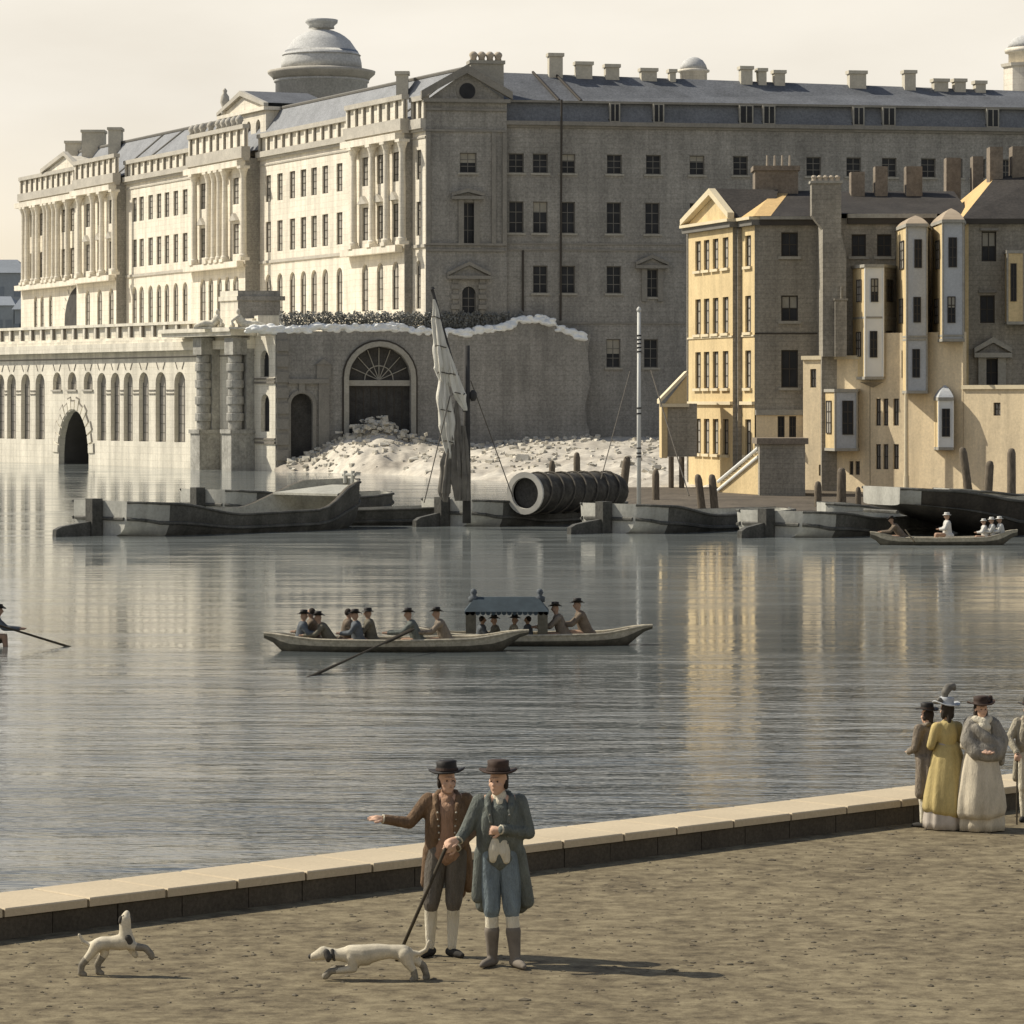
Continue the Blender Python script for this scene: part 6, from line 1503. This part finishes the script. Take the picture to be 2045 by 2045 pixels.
m1_ = man('man in a brown coat holding a long stick and pointing over the river', GM, dict(
    feet={-1: (-.155, -.02, 0), 1: (.045, -.05, 0)}, knees={-1: (-.145, -.05, .49), 1: (.06, -.04, .49)}, toes={-1: (-.45, -1, 0), 1: (.65, -.9, 0)},
    elbow={-1: (-.345, -.06, 1.225), 1: (.245, .0, 1.155)}, wrist={-1: (-.565, -.12, 1.265), 1: (.105, -.235, 1.035)},
    hands={-1: ((-1, -.15, .12), (.1, -.3, 1), 1, .18, 1.2), 1: ((-.8, -.35, -.12), (0, -1, .3), 1, .75, 1.0)}, head=(-.0, -.02, 1.605), yaw=.35, coat='coat_brown', breech='breech_grey', waist='waist_red', hair='hair_dark', tilt=.05,
    skirts={-1: [((-.15, -.01, .97), (-.20, .03, .66), .075, .05), ((-.10, .09, .97), (-.13, .13, .56), .08, .06)], 1: [((.15, .0, .97), (.20, .05, .62), .075, .055), ((.09, .1, .97), (.11, .14, .56), .085, .065)]}))
m2_ = man('man in a long blue grey coat and grey boots beside the brown coated man', GM, dict(
    feet={-1: (-.065, -.02, 0), 1: (.135, -.10, 0)}, knees={-1: (-.07, -.06, .50), 1: (.105, -.07, .50)}, toes={-1: (-.55, -1, 0), 1: (.45, -1, 0)},
    elbow={-1: (-.285, -.05, 1.20), 1: (.255, -.04, 1.16)}, wrist={-1: (-.345, -.13, 1.125), 1: (.03, -.185, 1.205)},
    hands={-1: ((-.85, -.3, -.25), (-.2, -.6, .8), 1, .5, 1.0), 1: ((-.9, .30, -.05), (0, -1, .2), 1, .4, 1.0)}, head=(-.015, -.02, 1.605), yaw=-.40, coat='coat_blue', breech='breech_blue', waist='coat_blue', flap=True, cloth='linen', hair='hair_dark', boots=True, hat='felt_brown', button='range_trim',
    skirts={-1: [((-.15, -.02, .99), (-.19, -.03, .60), .075, .06), ((-.11, .08, .97), (-.14, .12, .52), .085, .08)], 1: [((.15, -.01, .99), (.235, .0, .56), .08, .07), ((.10, .09, .97), (.17, .12, .52), .09, .09), ((.18, -.06, 1.0), (.24, -.03, .6), .05, .05)]}))
def stand(o, px, py, rz=0.0, sc=1.0):
    d = FL*(HW-GZ)/(py-HY); p = P(px, py, d); o.location = (p.x, p.y, GZ); o.rotation_euler = (0, 0, rz); o.scale = (sc,)*3; return d
stand(m1_, 893, 1908, 0, 1.0); dM = FL*(HW-GZ)/(1908-HY)
stand(m2_, 998, 1928, 0, 1.035)
w0 = m1_.location+V((.015, -.285, 1.075)); w1 = P(797, 1893, FL*(HW-GZ)/(1893-HY)*1.0); w1 = V((w1.x, m1_.location.y-.34, GZ))
mb = MB(); mb.cyl(w1, w0, .016, .017, 10); mb.ell(w0, (.024, .024, .03), 1)
tag(mb.build('walking_stick', M('stick_wood'), None, origin=w1, smooth=True), 'long brown walking stick held slantwise by the brown coated man', 'stick')
# ladies and gentleman at the right
GR = 'promenaders at the parapet on the right'
def lady(label, gown, wrap, over=None, hatm='felt_black', plume=False, shawl=None, apron=None, yaw=0.0, bonnet=True, pet='petticoat'):
    t = thing('person', (0, 0, 0), label, 'person', GR)
    hd = V((0, -.015, 1.50)); hs, f = head_segs(hd, yaw, .93); segs = hs+[C(((0, .0, 1.30), .055), ((0, -.002, 1.42), .046)), C(((0, 0, .5), .13), ((0, 0, .85), .14), ((0, 0, 1.05), .11), ((0, 0, 1.24), .115)), C(((-.15, 0, 1.31), .05), ((.15, 0, 1.31), .05))]
    ws = {}
    for s in (-1, 1):
        el = V((s*.225, -.02, 1.06)); wr = V((s*.10, -.20, 1.0)); ws[s] = (el, wr)
        segs += [C(((s*.155, 0, 1.30), .046), (el, .038)), C((el, .038), (wr, .026))]; hand(segs, wr, (-s*.8, -.4, 0), (0, 0, 1), s, curl=.4)
        segs += [C(((s*.07, 0, .5), .07), ((s*.07, 0, .09), .035)), C(((s*.07, .0, .04), .03), ((s*.07, -.12, .03), .025))]
    body = blob('body', segs, MATS['skin'], t, .008, 2); face_parts(body, f, .93)
    blob('hair', [E(f(0, .04, .02), (.09, .085, .095)), E(f(.07, .03, -.05), (.03, .04, .07)), E(f(-.07, .03, -.05), (.03, .04, .07)), C((f(0, .09, -.02), .045), (f(.02, .10, -.16), .025))], MATS['hair_dark'], t, .012, 2)
    def fold(a, k): return (.055*math.cos(a*9+.6)+.035*math.sin(a*15))*max(0, 1-k*1.05)
    mb = MB(); mb.lathe((0, .0, 0), [(.295, .012), (.30, .10), (.275, .35), (.24, .60), (.20, .85), (.155, 1.02), (.125, 1.10)], 64, fold=fold, sy=.92); mb.build('skirt', M(pet), t, smooth=True)
    if over:
        mb = MB()
        prof = [(.305, .17), (.325, .24), (.312, .40), (.268, .65), (.222, .88), (.172, 1.03), (.135, 1.105)]
        mb.lathe((-.012, -.012, 0), prof, 64, fold=fold, sy=.94)
        for v in mb.v:
            x = (v.x+.012); v.z += .10*max(0, x/.3)**1.5*max(0, (.7-v.z)) if v.z < .7 else 0
        mb.build('overskirt', M(over), t, smooth=True)
    bo = [C(((0, .005, 1.07), .125), ((0, 0, 1.2), .138), ((0, .01, 1.28), .12)), C(((-.14, 0, 1.295), .066), ((.14, 0, 1.295), .066)), E((0, -.06, 1.2), (.12, .08, .075))]
    for s in (-1, 1): bo += [C(((s*.155, 0, 1.29), .07), (ws[s][0], .056)), C((ws[s][0], .056), (ws[s][0]*.25+ws[s][1]*.75, .042))]
    blob('bodice', bo, MATS[gown], t, .013, 2)
    if shawl:
        a = [C(((-.14, .02, 1.33), .085), ((0, .07, 1.36), .09), ((.15, .02, 1.33), .085)), C(((-.15, -.02, 1.31), .085), ((-.20, -.08, 1.12), .10), ((-.12, -.17, .98), .095), ((.04, -.19, .95), .09)), C(((.16, -.02, 1.31), .09), ((.225, -.06, 1.12), .115), ((.16, -.15, .97), .105), ((.0, -.2, .94), .08)),
             C(((-.1, -.1, 1.27), .075), ((0, -.155, 1.16), .085), ((.10, -.14, 1.08), .09)), C(((-.17, -.12, 1.08), .06), ((.05, -.2, 1.03), .07), ((.2, -.1, 1.1), .06)), C(((.2, .02, 1.15), .11), ((.25, .04, .95), .085), ((.27, .02, .84), .05)), E((0, .07, 1.15), (.2, .12, .22))]
        blob('shawl', a, MATS[shawl], t, .014, 3)
        blob('kerchief', [C(((-.09, -.04, 1.385), .05), ((0, -.10, 1.345), .062), ((.09, -.04, 1.385), .05)), E((0, -.13, 1.29), (.09, .05, .07))], MATS['linen'], t, .012, 2)
    if bonnet: hat('hat', f(0, .0, .055), .175, .10, .12, hatm, t, .8, .06)
    if bonnet:
        blob('hat_ribbon', [C((f(.10, .03, .13), .03), (f(.14, .05, .15), .038)), C((f(-.06, -.06, .11), .022), (f(.08, -.06, .12), .026))], MATS['plume' if plume else 'felt_brown'], t, .012, 1)
    if plume:
        pl = [C((f(.04, .02, .16), .03), (f(.03, .02, .24), .05), (f(-.02, .02, .31), .055), (f(-.09, .02, .33), .045), (f(-.12, .01, .29), .03))]
        blob('plume', pl, MATS['plume'], t, .012, 1)
    return t
m3_ = man('man in a drab coat and black hat seen from behind at the parapet', GR, dict(
    feet={-1: (-.10, 0, 0), 1: (.10, 0, 0)}, knees={-1: (-.09, -.02, .49), 1: (.09, -.02, .49)}, toes={-1: (-.3, -1, 0), 1: (.3, -1, 0)},
    elbow={-1: (-.25, -.02, 1.15), 1: (.25, .0, 1.15)}, wrist={-1: (-.13, -.22, 1.08), 1: (.16, -.22, 1.08)}, hands={-1: ((.6, -.6, 0), (0, 0, 1), 1, .6, 1), 1: ((-.6, -.6, 0), (0, 0, 1), 1, .6, 1)},
    yaw=0, coat='coat_tan', breech='breech_grey', waist='linen', hair='hair_dark', tilt=0,
    skirts={-1: [((-.14, .03, .99), (-.17, .04, .5), .09, .09), ((-.08, .11, .97), (-.10, .14, .30), .09, .085)], 1: [((.14, .03, .99), (.17, .04, .5), .09, .09), ((.08, .11, .97), (.10, .14, .30), .09, .085)]}))
stand(m3_, 1853, 1652, math.radians(215), .83)
l1_ = lady('woman in a yellow gown and plumed hat beside the man seen from behind', 'gown_yellow', None, over='gown_yellow', hatm='bay_grey', plume=True, yaw=0)
stand(l1_, 1891, 1655, math.radians(205), .94)
l2_ = lady('woman in a wide cream gown wrapped in a grey shawl', 'gown_cream', None, over='gown_cream', hatm='felt_brown', shawl='shawl_grey', pet='gown_cream')
stand(l2_, 1959, 1658, math.radians(12), .955)
m4_ = man('man in a buff coat leaning on a cane at the right edge of the picture', GR, dict(
    feet={-1: (-.09, 0, 0), 1: (.12, 0, 0)}, knees={-1: (-.09, -.02, .49), 1: (.11, -.02, .49)}, toes={-1: (-.4, -1, 0), 1: (.3, -1, 0)},
    elbow={-1: (-.30, -.05, 1.19), 1: (.26, .0, 1.15)}, wrist={-1: (-.22, -.24, 1.02), 1: (.16, -.22, 1.08)}, hands={-1: ((.0, -.6, -.6), (0, -.5, .6), 1, .8, 1), 1: ((-.6, -.6, 0), (0, 0, 1), 1, .6, 1)},
    yaw=-.3, coat='coat_cream', breech='linen', waist='linen', hair='hair_dark',
    skirts={-1: [((-.14, .0, .99), (-.19, .03, .62), .08, .06), ((-.08, .1, .97), (-.10, .13, .55), .085, .07)], 1: [((.14, .0, .99), (.19, .03, .62), .08, .06), ((.08, .1, .97), (.10, .13, .55), .085, .07)]}))
stand(m4_, 2056, 1640, 0, .84)
w0 = m4_.location+V((-.185, -.25, .83)); mb = MB(); mb.cyl(V((w0.x-.02, w0.y-.1, GZ)), w0, .011, .011, 8); mb.ell(w0, .02, 1)
tag(mb.build('cane', M('stick_wood'), None, origin=w0), 'thin cane planted beside the man in buff at the right edge', 'cane')
# ================================================================== dogs
def dog(label, gpy, sets, marks, cpx, ears):
    d = FL*(HW-GZ)/(gpy-HY); k = d/FL; p = P(cpx, gpy, d)
    t = thing('dog', (0, 0, 0), label, 'dog', 'dogs running on the quay')
    X = lambda px, py, y=0: V(((px-cpx)*k, y, (gpy-py)*k))
    mk = lambda chains: [C(*[(X(q[0], q[1], q[3]*k), q[2]*k*1.14+.006) for q in ch]) for ch in chains]
    body = blob('body', mk(sets), MATS['dog_coat'], t, .009, 3)
    for nm, m, ch in ears:
        if nm == 'dark_lower_leg': ch = [[(q[0], q[1], q[2]*1.08+.55, q[3]) for q in c_] for c_ in ch]  # darker cover over the lower legs, slightly thicker than the body
        blob(nm, mk(ch), MATS[m], body, .008, 2 if nm == 'dark_lower_leg' else 1)
    t.location = (p.x, p.y, GZ); return t
dog('pale lean hound running left past the men with its tail up', 1957, [
    [(646, 1903, 11, 0), (634, 1908, 8, 0), (625, 1911, 5.5, 0)], [(650, 1904, 10, 0), (673, 1907, 9.5, 0), (698, 1906, 14, 0)],
    [(700, 1905, 15, 0), (726, 1907, 17.5, 0), (752, 1902, 14.5, 0), (779, 1900, 11, 0), (806, 1903, 13.5, 0), (814, 1909, 12, 0)], [(712, 1913, 13, 0), (732, 1912, 13.5, 0)],
    [(702, 1910, 9, -9), (707, 1933, 6, -10), (680, 1937, 4.6, -10), (660, 1938, 4.4, -10), (650, 1948, 4.8, -10)], [(706, 1910, 9, 9), (710, 1930, 6, 10), (690, 1936, 4.6, 10), (668, 1936, 4.2, 10), (657, 1943, 4.6, 10)],
    [(808, 1906, 12, -8), (815, 1921, 8.5, -9), (826, 1937, 5, -9), (830, 1952, 4, -9), (824, 1955, 4.2, -9)], [(812, 1906, 12, 8), (827, 1918, 8, 9), (845, 1930, 5, 9), (853, 1952, 4, 9), (848, 1955, 4.2, 9)],
    [(815, 1901, 4.5, 0), (837, 1905, 3.4, 0), (851, 1897, 2.8, 0), (857, 1880, 2, 0)]], None, 735,
    [('ear', 'dog_dark', [[(652, 1900, 5, -9), (657, 1910, 5.5, -12), (656, 1916, 3, -12)]]), ('ear', 'dog_dark', [[(652, 1900, 5, 9), (658, 1909, 5.5, 12)]]), ('eye', 'hair_dark', [[(640, 1902, 1.0, -8)]]), ('nose', 'dog_dark', [[(620, 1910, 3.6, 0), (622, 1911, 3.6, 0)]]), ('dark_lower_leg', 'dog_grey', [[(676, 1937, 3.6, -10), (660, 1938, 3.9, -10), (650, 1948, 4.3, -10)]]), ('dark_lower_leg', 'dog_grey', [[(688, 1936, 4.0, 10), (668, 1936, 3.8, 10), (657, 1943, 4.2, 10)]]), ('dark_lower_leg', 'dog_grey', [[(826, 1937, 4.4, -9), (830, 1952, 3.6, -9), (824, 1955, 3.8, -9)]]), ('dark_lower_leg', 'dog_grey', [[(838, 1925, 5.0, 9), (845, 1930, 4.6, 9), (853, 1952, 3.6, 9), (848, 1955, 3.8, 9)]]), ('collar', 'dog_dark', [[(664, 1897, 2.5, -7), (666, 1906, 2.5, -10.5), (668, 1915, 2.5, -6)]])])
dog('small pale dog leaping up on its hind legs near the parapet', 1948, [
    [(250, 1836, 9, 0), (252, 1828, 6, 3), (253, 1824, 4, 5)], [(250, 1838, 9, 0), (250, 1856, 9.5, 0), (252, 1876, 13, 0)], [(254, 1880, 13.5, 0), (238, 1882, 13, 0), (222, 1883, 10.5, 0), (204, 1884, 11, 0), (195, 1886, 10, 0)],
    [(194, 1887, 10.5, -6), (184, 1902, 7, -7), (164, 1926, 4.2, -7), (162, 1942, 3.8, -7), (169, 1945, 3.8, -7)], [(203, 1887, 10.5, 6), (209, 1903, 7, 7), (194, 1926, 4.2, 7), (195, 1942, 3.8, 7), (202, 1945, 3.8, 7)],
    [(260, 1885, 8, -6), (274, 1890, 5.5, -7), (291, 1892, 4.5, -7), (302, 1904, 4.2, -7), (304, 1910, 4, -7)], [(256, 1886, 8, 6), (262, 1897, 5.2, 7), (270, 1909, 4.2, 7)],
    [(192, 1882, 4, 0), (178, 1886, 3, 0), (166, 1881, 2.6, 0), (158, 1867, 1.8, 0)]], None, 225,
    [('eye', 'hair_dark', [[(247, 1829, 1.2, -6)]]), ('ear', 'dog_dark', [[(243, 1833, 3.6, -4), (241, 1840, 3.2, -5)]]), ('ear', 'dog_dark', [[(258, 1833, 3.6, 4), (261, 1840, 3.2, 5)]]), ('dark_lower_leg', 'dog_grey', [[(172, 1916, 5, -7), (164, 1926, 4.0, -7), (162, 1942, 3.5, -7), (169, 1945, 3.5, -7)]]), ('dark_lower_leg', 'dog_grey', [[(203, 1912, 5.5, 7), (194, 1926, 4.0, 7), (195, 1942, 3.5, 7), (202, 1945, 3.5, 7)]]), ('dark_lower_leg', 'dog_grey', [[(274, 1890, 5.1, -7), (291, 1892, 4.2, -7), (302, 1904, 3.9, -7), (304, 1910, 3.7, -7)]]), ('patch', 'dog_dark', [[(256, 1872, 6, -9.5), (261, 1884, 6, -8)]])])
# ================================================================== light, sky, camera
EL, AZ = math.radians(43), math.radians(0)
Ls = V((-math.cos(EL)*math.cos(.28), math.cos(EL)*math.sin(.28), math.sin(EL)))
sl = bpy.data.lights.new('sun', 'SUN'); sl.energy = 5.0; sl.angle = math.radians(.6); sl.color = (1.0, .93, .80)
so = bpy.data.objects.new('sun', sl); COL.objects.link(so); so.rotation_euler = (-Ls).to_track_quat('-Z', 'Y').to_euler()
w = bpy.data.worlds.new('World'); SC.world = w; w.use_nodes = True; nt = w.node_tree; N = nt.nodes; L = nt.links
bg = N['Background']; tc = N.new('ShaderNodeTexCoord')
sky = N.new('ShaderNodeTexSky'); sky.sky_type = 'NISHITA'; sky.sun_disc = False; sky.sun_elevation = EL; sky.sun_rotation = math.atan2(Ls.x, Ls.y)
sc_ = N.new('ShaderNodeVectorMath'); sc_.operation = 'SCALE'; sc_.inputs['Scale'].default_value = .10; L.new(sky.outputs[0], sc_.inputs[0])
# thin bright cloud veil, warmer towards the horizon at the left
mp = N.new('ShaderNodeMapping'); mp.inputs['Scale'].default_value = (5, 5, 16); L.new(tc.outputs['Generated'], mp.inputs[0])
n = N.new('ShaderNodeTexNoise'); n.inputs['Scale'].default_value = 1.6; n.inputs['Detail'].default_value = 6; L.new(mp.outputs[0], n.inputs['Vector'])
r1_ = N.new('ShaderNodeValToRGB'); r1_.color_ramp.elements[0].position = .3; r1_.color_ramp.elements[1].position = .72
r1_.color_ramp.elements[0].color = (.77, .715, .62, 1); r1_.color_ramp.elements[1].color = (.90, .845, .745, 1); L.new(n.outputs['Fac'], r1_.inputs[0])
sx = N.new('ShaderNodeSeparateXYZ'); L.new(tc.outputs['Generated'], sx.inputs[0])
mr = N.new('ShaderNodeMapRange'); mr.inputs['From Min'].default_value = .0; mr.inputs['From Max'].default_value = .085; mr.inputs['To Min'].default_value = 1; mr.inputs['To Max'].default_value = 0; L.new(sx.outputs['Z'], mr.inputs[0])
mx0 = N.new('ShaderNodeMix'); mx0.data_type = 'RGBA'; ml = N.new('ShaderNodeMapRange'); ml.inputs['From Min'].default_value = -.15; ml.inputs['From Max'].default_value = .05; ml.inputs['To Min'].default_value = 1; ml.inputs['To Max'].default_value = .25; L.new(sx.outputs['X'], ml.inputs[0])
mlt = N.new('ShaderNodeMath'); mlt.operation = 'MULTIPLY'; L.new(mr.outputs[0], mlt.inputs[0]); L.new(ml.outputs[0], mlt.inputs[1]); L.new(mlt.outputs[0], mx0.inputs['Factor']); L.new(r1_.outputs[0], mx0.inputs[6]); mx0.inputs[7].default_value = (.87, .74, .52, 1)
mx = N.new('ShaderNodeMix'); mx.data_type = 'RGBA'
mz = N.new('ShaderNodeMapRange'); mz.interpolation_type = 'SMOOTHSTEP'; mz.inputs['From Min'].default_value = .18; mz.inputs['From Max'].default_value = .42; mz.inputs['To Min'].default_value = 1.0; mz.inputs['To Max'].default_value = .06; L.new(sx.outputs['Z'], mz.inputs[0]); L.new(mz.outputs[0], mx.inputs['Factor']); L.new(sc_.outputs[0], mx.inputs[6]); L.new(mx0.outputs[2], mx.inputs[7])
L.new(mx.outputs[2], bg.inputs['Color']); bg.inputs['Strength'].default_value = 1.0
cam = bpy.data.cameras.new('camera'); co_ = bpy.data.objects.new('camera', cam); COL.objects.link(co_)
co_.location = (0, 0, HW); co_.rotation_euler = (math.radians(90), 0, 0)
cam.sensor_width = 36; cam.lens = 36*FL/2045; cam.shift_y = -(1022.5-HY)/2045; cam.clip_start = 1; cam.clip_end = 6000
SC.camera = co_
SC.view_settings.view_transform = 'Standard'; SC.view_settings.look = 'None'; SC.view_settings.exposure = .13; SC.view_settings.gamma = 1
for o in SC.objects:
    if '_u' in o.keys(): del o['_u']
